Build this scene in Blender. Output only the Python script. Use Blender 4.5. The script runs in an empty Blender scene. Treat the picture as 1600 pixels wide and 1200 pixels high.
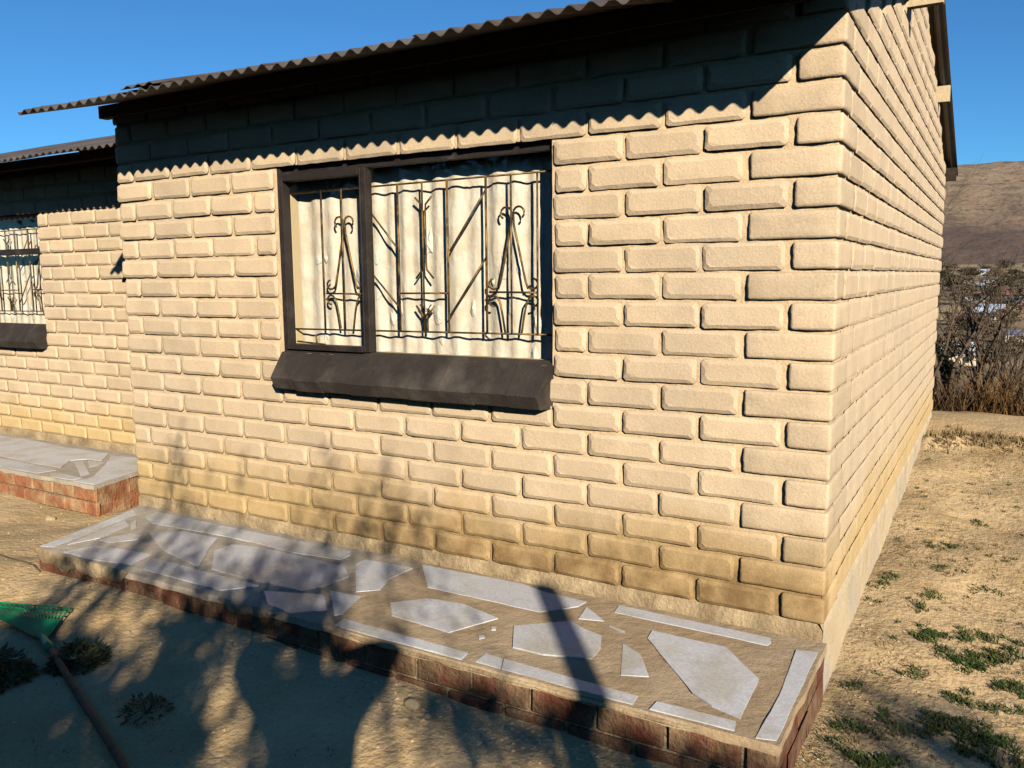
import bpy, bmesh, math, random
from mathutils import Vector, Matrix, noise
import numpy as np
random.seed(7); np.random.seed(7)
C = bpy.context.scene.collection
SC = bpy.context.scene
PI = math.pi
# ---------------------------------------------------------------- camera, sky, sun, exposure
CAM = Vector((0.478, -2.9424, 1.2216))
def rodr(w):
    w = np.array(w); t = np.linalg.norm(w); k = w/t
    K = np.array([[0,-k[2],k[1]],[k[2],0,-k[0]],[-k[1],k[0],0]])
    return np.eye(3)+np.sin(t)*K+(1-np.cos(t))*K@K
RC = rodr((0.1266, 0.529, 0.0247))@np.array([[1,0,0],[0,0,-1],[0,1,0]], float)
cd = bpy.data.cameras.new('camera'); cam = bpy.data.objects.new('camera', cd); C.objects.link(cam)
cam.matrix_world = Matrix([[RC[0,i], -RC[1,i], -RC[2,i], CAM[i]] for i in range(3)]+[[0,0,0,1]])
cd.sensor_width = 36; cd.lens = 1299.2/1600*36; cd.clip_start = 0.02; cd.clip_end = 20000
SC.camera = cam
SD = Vector((-0.642, 0.657, -0.395)).normalized()          # the way sunlight travels
wd = bpy.data.worlds.new('World'); SC.world = wd; wd.use_nodes = True
nt = wd.node_tree; sky = nt.nodes.new('ShaderNodeTexSky'); sky.sky_type = 'NISHITA'; sky.sun_disc = False
sky.sun_elevation = math.radians(23.2); sky.sun_rotation = math.radians(135.6)
sky.altitude = 1600; sky.air_density = 1.0; sky.dust_density = 0.1; sky.ozone_density = 2.5
tint = nt.nodes.new('ShaderNodeMix'); tint.data_type = 'RGBA'; tint.blend_type = 'MULTIPLY'; tint.inputs[0].default_value = 1; tint.inputs[7].default_value = (0.54, 1.20, 1.66, 1)
nt.links.new(sky.outputs[0], tint.inputs[6]); nt.links.new(tint.outputs[2], nt.nodes['Background'].inputs[0]); nt.nodes['Background'].inputs[1].default_value = 0.05
sd = bpy.data.lights.new('sun', 'SUN'); sd.energy = 5.0; sd.angle = math.radians(0.53); sd.color = (1.0, 0.89, 0.72)
sun = bpy.data.objects.new('sun', sd); C.objects.link(sun); sun.rotation_euler = SD.to_track_quat('-Z', 'Y').to_euler(); sun.location = (6,-6,6)
SC.view_settings.view_transform = 'Standard'; SC.view_settings.look = 'None'; SC.view_settings.exposure = 0.50
SC.cycles.diffuse_bounces = 0
SC.view_settings.gamma = 1; SC.view_settings.use_curve_mapping = False

# ---------------------------------------------------------------- materials
def mat(name, col, rough=0.85, var=0.12, scale=6.0, bump=0.3, bscale=60.0, obj_var=0.0, metal=0.0, col2=None, c2scale=2.0, c2lo=0.45, c2hi=0.62, fine=None, bdist=0.004, extra=None):
    m = bpy.data.materials.new(name); m.use_nodes = True; n = m.node_tree.nodes; l = m.node_tree.links
    b = n['Principled BSDF']; b.inputs['Roughness'].default_value = rough; b.inputs['Metallic'].default_value = metal
    b.inputs['Specular IOR Level'].default_value = 0.3
    geo = n.new('ShaderNodeNewGeometry')
    def nz(s, d=5):
        t = n.new('ShaderNodeTexNoise'); t.inputs['Scale'].default_value = s; t.inputs['Detail'].default_value = d
        t.inputs['Roughness'].default_value = 0.6; l.new(geo.outputs['Position'], t.inputs['Vector']); return t.outputs[0]
    def mr(x, a, bb, c, d):
        t = n.new('ShaderNodeMapRange'); l.new(x, t.inputs[0])
        for i, v in enumerate((a, bb, c, d)): t.inputs[i+1].default_value = v
        return t.outputs[0]
    def mix(f, a, c):
        t = n.new('ShaderNodeMix'); t.data_type = 'RGBA'
        if isinstance(f, float): t.inputs[0].default_value = f
        else: l.new(f, t.inputs[0])
        for i, v in ((6, a), (7, c)):
            if isinstance(v, tuple): t.inputs[i].default_value = (*v, 1)
            else: l.new(v, t.inputs[i])
        return t.outputs[2]
    def mul(c, f):
        t = n.new('ShaderNodeVectorMath'); t.operation = 'SCALE'; l.new(c, t.inputs[0]); l.new(f, t.inputs[3]); return t.outputs[0]
    def mth(op, a, c):
        t = n.new('ShaderNodeMath'); t.operation = op
        for i, v in enumerate((a, c)):
            if isinstance(v, (int, float)): t.inputs[i].default_value = v
            else: l.new(v, t.inputs[i])
        return t.outputs[0]
    c = mix(mr(nz(c2scale, 7), c2lo, c2hi, 0, 1), col, col2) if col2 else mix(0.0, col, col)
    H = dict(nz=nz, mr=mr, mix=mix, mul=mul, mth=mth, geo=geo, n=n, l=l)
    if extra: c = extra(c, H)
    c = mul(c, mr(nz(scale), 0.3, 0.7, 1-var, 1+var))
    if fine: c = mul(c, mr(nz(fine, 3), 0.3, 0.7, 0.86, 1.14))
    if obj_var:
        oi = n.new('ShaderNodeObjectInfo'); c = mul(c, mr(oi.outputs['Random'], 0, 1, 1-obj_var, 1+obj_var))
    l.new(c, b.inputs['Base Color'])
    if bump:
        bp = n.new('ShaderNodeBump'); bp.inputs['Strength'].default_value = bump; bp.inputs['Distance'].default_value = bdist
        hh = mth('ADD', nz(bscale, 6), mth('MULTIPLY', nz(bscale*0.25, 4), 1.5))
        l.new(hh, bp.inputs['Height']); l.new(bp.outputs[0], b.inputs['Normal'])
    return m

def paint_dirt(c, H):
    # rain splash and soil stains low on the walls, a fixed coat of dirt with a ragged edge
    sp = H['n'].new('ShaderNodeSeparateXYZ'); H['l'].new(H['geo'].outputs['Position'], sp.inputs[0])
    z = H['mth']('ADD', sp.outputs[2], H['mth']('MULTIPLY', H['mr'](H['nz'](2.2, 6), 0, 1, -1, 1), 0.22))
    yel = H['mr'](z, 0.36, 0.12, 0, 0.75)
    c = H['mix'](yel, c, (0.62, 0.435, 0.19))
    br = H['mth']('MULTIPLY', H['mr'](z, 0.36, 0.08, 0, 1), H['mr'](H['nz'](9, 6), 0.33, 0.6, 0.45, 0.95))
    br = H['mth']('MULTIPLY', br, H['mr'](sp.outputs[1], .03, .1, 1, .15)); br = H['mth']('MULTIPLY', br, H['mr'](sp.outputs[0], -2.9, -1.7, .3, 1))
    c = H['mix'](br, c, (0.215, 0.13, 0.055))
    # thin pink-grey chalking of the paint
    c = H['mix'](H['mth']('MULTIPLY', H['mr'](H['nz'](1.6, 6), 0.46, 0.62, 0, 0.45), H['mr'](z, .3, .6, 0, 1)), c, (0.52, 0.415, 0.30))
    return c
PAINT = (0.60, 0.465, 0.31)
M = {}
M['paint'] = mat('cream_wall_paint', PAINT, 0.8, 0.10, 5, 0.3, 90, 0.085, extra=paint_dirt, fine=200)
M['joint'] = mat('cream_joint_paint', (0.67, 0.495, 0.295), 0.85, 0.08, 14, 0.5, 70, extra=paint_dirt, bdist=0.006)
M['plaster'] = mat('stained_plaster', (0.47, 0.36, 0.215), 0.9, 0.18, 8, 0.7, 45, col2=(0.20, 0.135, 0.075), c2scale=6, c2lo=.38, c2hi=.7, bdist=0.01, fine=120)
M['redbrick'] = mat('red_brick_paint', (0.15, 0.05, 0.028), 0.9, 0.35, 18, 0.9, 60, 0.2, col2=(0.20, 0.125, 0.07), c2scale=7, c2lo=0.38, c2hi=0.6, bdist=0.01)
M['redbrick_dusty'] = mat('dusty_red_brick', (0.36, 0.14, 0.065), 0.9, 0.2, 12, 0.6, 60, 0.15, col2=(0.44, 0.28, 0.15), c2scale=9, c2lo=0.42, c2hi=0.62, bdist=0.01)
M['mortar'] = mat('grey_mortar', (0.33, 0.25, 0.155), 0.95, 0.25, 20, 1.0, 60, bdist=0.01)
def slab_extra(c, H):
    sp = H['n'].new('ShaderNodeSeparateXYZ'); H['l'].new(H['geo'].outputs['Position'], sp.inputs[0])
    xx = H['mth']('ADD', sp.outputs[0], H['mth']('MULTIPLY', H['nz'](3, 5), .8))
    c = H['mix'](H['mr'](xx, -1.2, -1.7, 0, .75), c, (0.46, 0.41, 0.34))
    return H['mix'](H['mr'](H['nz'](6.5, 8), 0.66, 0.72, 0, 0.85), c, (0.30, 0.105, 0.055))
M['slab'] = mat('tan_cement_bed', (0.40, 0.29, 0.175), 0.9, 0.16, 9, 0.6, 80, col2=(0.46, 0.35, 0.225), c2scale=3.5, fine=160,
    extra=lambda c, H: H['mix'](H['mr'](H['nz'](6.5, 8), 0.66, 0.72, 0, 0.85), c, (0.30, 0.105, 0.055)) if False else slab_extra(c, H))
M['tile'] = mat('white_glazed_tile', (0.60, 0.60, 0.62), 0.42, 0.05, 6, 0.1, 30, 0.05, col2=(0.50, 0.475, 0.43), c2scale=5, fine=90)
M['sand'] = mat('sand', (0.47, 0.335, 0.17), 0.95, 0.15, 3, 1.0, 38, col2=(0.40, 0.27, 0.125), c2scale=1.3, fine=110, bdist=0.02)
M['clod'] = mat('sandy_clods', (0.55, 0.40, 0.22), 0.95, 0.3, 30, 0.6, 60)
M['roof'] = mat('weathered_zinc', (0.15, 0.135, 0.12), 0.6, 0.15, 5, 0.15, 60, 0.10, metal=0.3, col2=(0.085, 0.058, 0.042), c2scale=2.5)
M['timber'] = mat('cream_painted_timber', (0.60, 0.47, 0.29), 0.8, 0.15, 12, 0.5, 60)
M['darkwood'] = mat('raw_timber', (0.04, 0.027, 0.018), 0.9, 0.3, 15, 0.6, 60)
M['frame'] = mat('dark_brown_steel_paint', (0.026, 0.021, 0.019), 0.5, 0.25, 15, 0.4, 90, col2=(0.065, 0.05, 0.045), c2scale=8, c2lo=0.55, c2hi=0.75)
M['sill'] = mat('dark_brown_sill_paint', (0.036, 0.029, 0.025), 0.65, 0.25, 9, 0.6, 90, 0.10, col2=(0.08, 0.067, 0.056), c2scale=5, c2lo=0.5, c2hi=0.72)
M['bars'] = mat('bronze_painted_bars', (0.30, 0.19, 0.06), 0.4, 0.3, 30, 0.2, 90, metal=0.4, col2=(0.07, 0.05, 0.03), c2scale=14, c2lo=.4, c2hi=.55)
M['curtain'] = mat('ivory_curtain', (0.88, 0.84, 0.77), 0.7, 0.05, 20, 0.5, 45, col2=(0.78, 0.70, 0.60), c2scale=9)
M['lace'] = mat('white_lace_patches', (0.88, 0.87, 0.83), 0.45, 0.06, 20, 0.8, 60)
M['inner'] = mat('pale_inner_reveal', (0.74, 0.62, 0.40), 0.8, 0.05, 5, 0.2, 60)
M['room'] = mat('room_plaster', (0.35, 0.28, 0.2), 0.9)
M['green'] = mat('green_rake_plastic', (0.010, 0.24, 0.095), 0.4, 0.1, 20, 0)
M['stick'] = mat('weathered_handle_wood', (0.17, 0.095, 0.05), 0.75, 0.25, 25, 0.4, 60)
M['bark'] = mat('grey_brown_bark', (0.12, 0.085, 0.055), 0.95, 0.3, 15, 0.8, 50)
M['twig'] = mat('dry_twig_bark', (0.10, 0.07, 0.048), 0.95, 0.3, 5, 0.3, 50)
M['leaf'] = mat('dull_green_leaf', (0.065, 0.095, 0.03), 0.7, 0.3, 8, 0)
M['weed'] = mat('dark_weed_leaf', (0.035, 0.055, 0.02), 0.7, 0.35, 20, 0, col2=(0.08, 0.09, 0.03), c2scale=12)
M['paleleaf'] = mat('bleached_leaf', (0.55, 0.52, 0.42), 0.8, 0.1, 20, 0)
M['grass'] = mat('low_green_grass', (0.050, 0.085, 0.018), 0.75, 0.3, 12, 0, col2=(0.10, 0.105, 0.03), c2scale=9)
M['straw'] = mat('dry_straw', (0.36, 0.25, 0.11), 0.85, 0.25, 14, 0, col2=(0.15, 0.09, 0.04), c2scale=7, c2lo=.4, c2hi=.55)
M['drygrass'] = mat('rusty_dry_grass', (0.20, 0.105, 0.036), 0.85, 0.3, 3, 0, col2=(0.11, 0.065, 0.028), c2scale=1.5)
M['darkbush'] = mat('dark_bush_leaf', (0.035, 0.032, 0.014), 0.85, 0.35, 3, 0)
M['olive'] = mat('olive_bush_leaf', (0.10, 0.075, 0.045), 0.85, 0.35, 0.6, 0)
M['post'] = mat('rusty_steel_post', (0.13, 0.07, 0.04), 0.8, 0.2, 20, 0.3, 60)
M['skin'] = mat('brown_skin', (0.16, 0.075, 0.04), 0.55, 0.05, 10, 0)
M['cloth'] = mat('blue_cotton', (0.05, 0.08, 0.15), 0.9, 0.1, 20, 0.2, 200)
M['denim'] = mat('dark_denim', (0.03, 0.04, 0.07), 0.9, 0.1, 20, 0.2, 200)
M['black'] = mat('black_plastic', (0.02, 0.02, 0.02), 0.35, 0.1, 10, 0)
M['hair'] = mat('black_hair', (0.012, 0.010, 0.009), 0.8, 0.1, 50, 0)
M['wire'] = mat('black_cable_sheath', (0.03, 0.03, 0.03), 0.6, 0.1, 10, 0)
def glassmat():
    m = bpy.data.materials.new('window_glass'); m.use_nodes = True; n = m.node_tree.nodes; l = m.node_tree.links; n.clear()
    o = n.new('ShaderNodeOutputMaterial'); mx = n.new('ShaderNodeMixShader'); t = n.new('ShaderNodeBsdfTransparent'); g = n.new('ShaderNodeBsdfGlossy')
    g.inputs['Roughness'].default_value = 0.02; t.inputs[0].default_value = (0.96, 0.95, 0.92, 1)
    lw = n.new('ShaderNodeLayerWeight'); lw.inputs[0].default_value = 0.5
    pw = n.new('ShaderNodeMath'); pw.operation = 'POWER'; pw.inputs[1].default_value = 5; l.new(lw.outputs['Facing'], pw.inputs[0])
    ma = n.new('ShaderNodeMath'); ma.operation = 'MULTIPLY_ADD'; ma.inputs[1].default_value = 0.9; ma.inputs[2].default_value = 0.03; l.new(pw.outputs[0], ma.inputs[0])
    l.new(ma.outputs[0], mx.inputs[0]); l.new(t.outputs[0], mx.inputs[1]); l.new(g.outputs[0], mx.inputs[2]); l.new(mx.outputs[0], o.inputs[0]); return m
M['glass'] = glassmat()

# ---------------------------------------------------------------- helpers
def tag(o, label=None, cat=None, group=None, kind=None):
    if label: o['label'] = label
    if cat: o['category'] = cat
    if group: o['group'] = group
    if kind: o['kind'] = kind
    return o
def setp(o, parent):
    if parent is not None:
        o.parent = parent
        if parent.parent is None: o.matrix_parent_inverse = Matrix.Translation(-parent.location)
def empty(name, loc, parent=None):
    o = bpy.data.objects.new(name, None); C.objects.link(o); o.location = loc; o.empty_display_size = 0.1
    setp(o, parent); return o
def link(name, me, parent=None, loc=None, rotz=0):
    o = bpy.data.objects.new(name, me); C.objects.link(o)
    if loc is not None: o.location = loc
    if rotz: o.rotation_euler = (0, 0, rotz)
    setp(o, parent); return o
class MB:
    def __init__(s): s.v = []; s.f = []
    def add(s, v, f):
        b = len(s.v); s.v += [tuple(p) for p in v]; s.f += [tuple(b+i for i in q) for q in f]
    def box(s, a, b):
        x0,y0,z0 = a; x1,y1,z1 = b
        s.add([(x0,y0,z0),(x1,y0,z0),(x1,y1,z0),(x0,y1,z0),(x0,y0,z1),(x1,y0,z1),(x1,y1,z1),(x0,y1,z1)],
              [(0,3,2,1),(4,5,6,7),(0,1,5,4),(1,2,6,5),(2,3,7,6),(3,0,4,7)])
    def tube(s, pts, r, n=8, cap=True):
        pts = [Vector(p) for p in pts]; k = len(pts)
        rs = r if isinstance(r, (list, tuple)) else [r]*k
        b = len(s.v); up = Vector((0.31, 0.12, 0.94)).normalized()
        for i, p in enumerate(pts):
            t = (pts[min(i+1, k-1)]-pts[max(i-1, 0)]).normalized()
            a = t.cross(up)
            if a.length < 1e-3: a = t.cross(Vector((1,0,0)))
            a.normalize(); c = t.cross(a)
            for j in range(n):
                q = p+(a*math.cos(2*PI*j/n)+c*math.sin(2*PI*j/n))*rs[i]; s.v.append(tuple(q))
        for i in range(k-1):
            for j in range(n):
                s.f.append((b+i*n+j, b+i*n+(j+1)%n, b+(i+1)*n+(j+1)%n, b+(i+1)*n+j))
        if cap:
            s.f.append(tuple(b+j for j in range(n))[::-1]); s.f.append(tuple(b+(k-1)*n+j for j in range(n)))
    def prism(s, poly, z0, z1):
        n = len(poly); b = len(s.v)
        s.v += [(p[0],p[1],z0) for p in poly]+[(p[0],p[1],z1) for p in poly]
        s.f.append(tuple(b+i for i in range(n))[::-1]); s.f.append(tuple(b+n+i for i in range(n)))
        for i in range(n): s.f.append((b+i, b+(i+1)%n, b+n+(i+1)%n, b+n+i))
    def mesh(s, name, m, smooth=False):
        me = bpy.data.meshes.new(name); me.from_pydata(s.v, [], s.f)
        for x in (m if isinstance(m, (list, tuple)) else [m]): me.materials.append(x)
        if smooth: me.polygons.foreach_set('use_smooth', [True]*len(me.polygons))
        me.update(); return me
    def build(s, name, m, parent=None, smooth=False):
        return link(name, s.mesh(name, m, smooth), parent)
def fixn(me):
    bm = bmesh.new(); bm.from_mesh(me); bmesh.ops.recalc_face_normals(bm, faces=bm.faces); bm.to_mesh(me); bm.free()
def px(p):
    Y = RC@(np.array(p)-np.array(CAM))
    if Y[2] < 0.05: return None
    return 800+1299.2*Y[0]/Y[2], 600+1299.2*Y[1]/Y[2]
def nz3(x, y, z=0.0): return noise.noise(Vector((x, y, z)))
CH = 0.1028; BP = 0.30       # course height, brick pitch

# ---------------------------------------------------------------- ground
GP = [(-3.5,-.8,-.15),(-2.8,-.8,-.15),(-2.2,-.8,-.17),(-1.35,-.8,-.19),(-.8,-.8,-.2),(-.3,-.8,-.2),(.15,-.8,-.27),(.05,.2,-.29),(.05,.7,-.25),(.05,1.2,-.23),(.05,1.8,-.23),(.05,2.5,-.18),
      (.05,3.7,-.13),(.05,4.6,-.08),(.05,5.1,-.04),(-4.4,.15,-.27),(-5.5,.15,-.24),(-3.8,-.3,-.22),(-4.6,.6,-.3),(-7,.1,-.24),(-4.5,-1,-.2),(-3.3,-1.2,-.18),(-2.5,-1.3,-.21),(-1.5,-1.4,-.25),(-.5,-1.3,-.27),(.6,-1,-.29),
      (.6,.2,-.29),(.6,1.2,-.28),(.6,2.5,-.25),(.6,3.5,-.2),(.9,4.2,-.12),(.8,5,-.06),(.5,-3,-.3),(3,-3,-.32),(3,0,-.33),(-3,-3,-.28),(3,3,-.28),(2,5,-.08),(-8,-2,-.25),(4,-7,-.35),(-3,-7,-.3),(-2,2,-.3),(-2,4,-.2),(-7,4,-.2),(4,5,-.1)]
GA = np.array(GP)
def ground_z(x, y, rough=True):
    d2 = (GA[:,0]-x)**2+(GA[:,1]-y)**2+0.01
    w = 1/d2**1.5; z = float((w*GA[:,2]).sum()/w.sum())
    # far terrain: bank down beyond the yard, valley, rise
    if y > 5.3:
        e = y-5.3
        prof = [(0,-.03),(0.8,-.12),(3,-1.3),(10,-2.6),(60,-7),(185,-17.2),(260,-16.5),(400,-11),(700,-3),(1100,12),(6000,30)]
        for (a, za), (b, zb) in zip(prof, prof[1:]):
            if e <= b:
                t = (e-a)/(b-a); z2 = za+(zb-za)*t; break
        else: z2 = 30
        k = min(1, e/1.0); z = z*(1-k)+z2*k
        if e > 30: z += 0.8*nz3(x*.02, y*.02)*min(1, e/100)
    if rough:
        near = abs(x) < 9 and -8 < y < 9
        if near:
            z += 0.022*nz3(x*1.3, y*1.3, 3)+0.010*nz3(x*4.5, y*4.5, 7)
            if x > -0.1 or y < -0.7 or x < -3.6: z += 0.003*nz3(x*13, y*13, 1)
            if x > 0.02 and 0 < y < 5.3: z += 0.007*nz3(x*22, y*22, 5)
            # low broken bank across the yard
            if x > 0: z += 0.055*max(0, 1-abs(y-4.25-0.25*math.sin(x*3))/0.25)*(0.7+0.6*nz3(x*3, y*2, 9))
    return z
def axis(lo, hi, step, far_lo, far_hi, grow=1.22):
    a = list(np.arange(lo, hi, step)); s = step; x = hi
    while x < far_hi: a.append(x); s *= grow; x += s
    a.append(far_hi); s = step; x = lo-step
    while x > far_lo: a.insert(0, x); s *= grow; x -= s
    a.insert(0, far_lo); return a
gx = axis(-5.2, 1.4, 0.035, -5000, 5000); gy = axis(-2.1, 5.6, 0.035, -5000, 3200, 1.13)
verts = [(x, y, ground_z(x, y)) for y in gy for x in gx]; nx = len(gx)
faces = [(j*nx+i, j*nx+i+1, (j+1)*nx+i+1, (j+1)*nx+i) for j in range(len(gy)-1) for i in range(nx-1)]
def far_ground(c, H):
    sp = H['n'].new('ShaderNodeSeparateXYZ'); H['l'].new(H['geo'].outputs['Position'], sp.inputs[0])
    f = H['mr'](sp.outputs[1], 5.6, 7.0, 0, 1)
    ln_ = H['n'].new('ShaderNodeVectorMath'); ln_.operation = 'LENGTH'; H['l'].new(H['geo'].outputs['Position'], ln_.inputs[0])
    f = H['mth']('MAXIMUM', f, H['mr'](ln_.outputs[1], 6.5, 9.5, 0, 1))
    veld = H['mix'](H['mr'](H['nz'](0.03, 8), 0.4, 0.6, 0, 1), (0.16, 0.115, 0.06), (0.22, 0.16, 0.08))  # ground behind the camera kept dark to cut bounced light
    front_ = H['mix'](H['mr'](H['nz'](0.02, 8), 0.42, 0.58, 0, 1), (0.22, 0.15, 0.075), (0.42, 0.31, 0.155))
    veld = H['mix'](H['mr'](sp.outputs[1], 4, 6, 0, 1), veld, front_)
    veld = H['mix'](H['mr'](H['nz'](0.4, 8), 0.5, 0.65, 0, 0.7), veld, (0.07, 0.058, 0.032))
    return H['mix'](f, c, veld)
M['sand'] = mat('sand', (0.60, 0.43, 0.23), 0.95, 0.15, 3, 1.0, 38, col2=(0.50, 0.345, 0.165), c2scale=1.3, fine=110, bdist=0.008, extra=far_ground)
g = MB(); g.v = verts; g.f = faces
tag(g.build('ground', M['sand'], smooth=True), kind='structure')

# hills on the far side of the valley
def hill_extra(c, H):
    sp = H['n'].new('ShaderNodeSeparateXYZ'); H['l'].new(H['geo'].outputs['Position'], sp.inputs[0])
    band = H['mr'](H['mth']('ADD', sp.outputs[2], H['mth']('MULTIPLY', H['nz'](0.006, 8), 120)), 120, 210, 0, 1)
    c = H['mix'](band, (0.125, 0.082, 0.062), (0.26, 0.185, 0.12))
    c = H['mix'](H['mr'](H['nz'](0.03, 8), 0.5, 0.62, 0, 0.6), c, (0.11, 0.08, 0.055))
    return H['mix'](H['mr'](H['nz'](0.12, 6), 0.56, 0.62, 0, 0.7), c, (0.06, 0.05, 0.03))
M['hill'] = mat('brown_hillside', (0.2, 0.15, 0.1), 1, 0.2, 0.01, 0.8, 0.04, extra=hill_extra, bdist=5)
h = MB(); X = np.linspace(-3200, 3200, 240); Y = np.linspace(900, 4200, 130)
for yy in Y:
    for xx in X:
        t = (yy-1000)/1500
        t = max(0, min(1, t)); t = t*t*(3-2*t)
        top = 262+26*math.exp(-((xx+90)/260)**2)-14*max(0, xx/300 if xx < 900 else 3)*0.5+60*nz3(xx*.0007, 3.3)
        r = 26*nz3(xx*.004, yy*.004)+9*nz3(xx*.015, yy*.015)+4*nz3(xx*.05, yy*.05)
        z = -6+t*top+r*min(1, t*4)-(0 if yy < 2500 else (yy-2500)*0.1)
        h.v.append((xx, yy, z))
n_ = len(X); h.f = [(j*n_+i, j*n_+i+1, (j+1)*n_+i+1, (j+1)*n_+i) for j in range(len(Y)-1) for i in range(n_-1)]
tag(h.build('hills', M['hill'], smooth=True), kind='structure')

# ---------------------------------------------------------------- house
house = tag(empty('house', (-2.5, 2.6, -0.1)), 'cream painted brick house with black shadowed eaves and corrugated iron roof', 'house')
SL = 0.284; EY, EZ = -0.45, 2.050; RY = 2.625; RZ = EZ+SL*(RY-EY); BACK = 5.27
def roof_z(y): return EZ+SL*(y-EY) if y < RY else RZ-SL*(y-RY)
XL = -3.742; WY = 0.88; D0 = 0.006
WX0, WX1, WZ0, WZ1 = -2.545, -1.06, 0.87, 1.757       # main window opening
VX0, VX1 = -7.42, -6.02                                # wing window opening
def joint_sheet(name, u0, u1, v0, v1, fn, parent, top=None, hole=None, step=0.022):
    """relief sheet of painted joints; fn(u, v, d) gives the point"""
    m = MB(); nu = int((u1-u0)/step)+1; nv = int((v1-v0)/step)+1
    us = np.linspace(u0, u1, nu+1); vs = np.linspace(v0, v1, nv+1)
    if hole:
        us = np.array(sorted(set(list(us[(abs(us-hole[0]) > .01) & (abs(us-hole[1]) > .01)])+[hole[0], hole[1]])))
        vs = np.array(sorted(set(list(vs[(abs(vs-hole[2]) > .01) & (abs(vs-hole[3]) > .01)])+[hole[2], hole[3]])))
    nu = len(us)-1; nv = len(vs)-1
    for v in vs:
        for u in us:
            d = 0.0045*nz3(u*17, v*17, 2)+0.003*nz3(u*5, v*5, 4)+.003*nz3(u*34, v*34, 8)
            vv = min(v, top(u)) if top else v
            m.v.append(fn(u, vv, d))
    for j in range(nv):
        for i in range(nu):
            uc = (us[i]+us[i+1])/2; vc = (vs[j]+vs[j+1])/2
            if hole and hole[0] < uc < hole[1] and hole[2] < vc < hole[3]: continue
            if top and vs[j] >= max(top(us[i]), top(us[i+1])): continue
            a = j*(nu+1)+i; m.f.append((a, a+1, a+nu+2, a+nu+1))
    return m.build(name, M['joint'], parent, smooth=True)
front = joint_sheet('front_wall', XL+.006, -.006, -.02, 2.12, lambda u, v, d: (u, D0-d, v), house, hole=(WX0, WX1, WZ0, WZ1))
side = joint_sheet('gable_wall', .006, BACK, -.02, RZ-.02, lambda u, v, d: (-D0+d, u, v), house, top=lambda u: roof_z(u)-.02, step=0.03)
wing = joint_sheet('wing_wall', -8.6, XL+.02, -.06, 2.1, lambda u, v, d: (u, WY+D0-d, v), house, hole=(VX0, VX1, WZ0, WZ1), step=0.03)
# wall bodies behind the painted faces
wb = MB()
for (x0, x1, z0, z1) in ((XL, WX0, -.4, 2.13), (WX1, -.014, -.4, 2.13), (WX0, WX1, -.4, WZ0), (WX0, WX1, WZ1, 2.13)): wb.box((x0+.008 if x0 == XL else x0, .012, z0), (x1, .15, z1))
for (x0, x1, z0, z1) in ((-8.6, VX0, -.4, 2.1), (VX1, XL, -.4, 2.1), (VX0, VX1, -.4, WZ0), (VX0, VX1, WZ1, 2.1)): wb.box((x0, WY+.012, z0), (x1, WY+.15, z1))
wb.box((XL+.01, .15, -.4), (XL+.13, BACK, 2.1))
wb.box((-8.6, WY+.15, -.4), (-8.45, 4.6, 2.1)); wb.box((-8.6, 4.6, -.4), (XL, 4.75, 2.1))
wb.box((XL+.13, BACK-.15, -.4), (-.014, BACK-.02, 2.05)); wb.box((XL+.13, 1.4, -.4), (-.2, 1.45, 2.4))
core = wb.build('wall_core', M['inner'], house)
gb = MB(); prof = [(.15, -.4), (BACK-.15, -.4), (BACK-.15, roof_z(BACK)-.03), (RY, RZ-.04), (.15, roof_z(.15)-.03)]
gb.v = [(-.014, a, b) for a, b in prof]+[(-.14, a, b) for a, b in prof]
gb.f = [(0,1,2,3,4), (9,8,7,6,5)]+[(i, (i+1) % 5, 5+(i+1) % 5, 5+i) for i in range(5)]
gme = gb.mesh('gable_core', M['inner']); fixn(gme); link('gable_core', gme, house)

# brick meshes -----------------------------------------------------------
def brick_mesh(L, H, dep, seed, rr=0.009, ex=1.0):
    rnd = random.Random(seed); m = MB()
    def ring(ins, w, jit, ns=(7, 3)):
        pts = []; a, b = L/2-ins*ex, H/2-ins; c = min(rr+ins*0.4, b*.8)
        cs = [(-a, -b), (a, -b), (a, b), (-a, b)]
        dirs = [(1, 0), (0, 1), (-1, 0), (0, -1)]
        for k in range(4):
            p = cs[k]; q = cs[(k+1) % 4]; d = dirs[k]; nseg = ns[k % 2]
            s0 = (p[0]+d[0]*c, p[1]+d[1]*c); s1 = (q[0]-d[0]*c, q[1]-d[1]*c)
            for i in range(nseg+1):
                t = i/nseg; pts.append((s0[0]+(s1[0]-s0[0])*t, s0[1]+(s1[1]-s0[1])*t))
        out = []
        for i, p in enumerate(pts):
            out.append((p[0]+rnd.uniform(-jit, jit), -w-rnd.uniform(0, jit*.3), p[1]+rnd.uniform(-jit, jit)))
        return out
    ns = (7, 3) if L > .2 else (4, 3)
    tilt = rnd.uniform(-.002, .002); tz = rnd.uniform(-.002, .002); ch = rnd.uniform(.012, .018)
    rings = [ring(.005, -.008, .0012, ns), ring(.0, dep*.3, .0016, ns), ring(.0012, dep*.46, .0014, ns), ring(ch, dep, .0009, ns)]
    n = len(rings[0])
    for r in rings: m.v += [(p[0], p[1]-(tilt*p[0]/L*2+tz*p[2]/H*2 if i else 0), p[2]) for i, p in enumerate(r)]
    for k in range(len(rings)-1):
        for i in range(n): m.f.append((k*n+i, k*n+(i+1) % n, (k+1)*n+(i+1) % n, (k+1)*n+i))
    m.f.append(tuple((len(rings)-1)*n+i for i in range(n)))
    me = m.mesh('brick', M['paint']); me.polygons.foreach_set('use_smooth', [i < 2*n for i in range(len(me.polygons))]); return me
BH = 0.092
FULL = [brick_mesh(.286, BH*s, .0130+.0025*math.sin(i*2.1), i) for i, s in enumerate((1, .98, 1.02, 1, .97, 1.01, 1.0, .99, 1.02, .98))]
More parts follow.
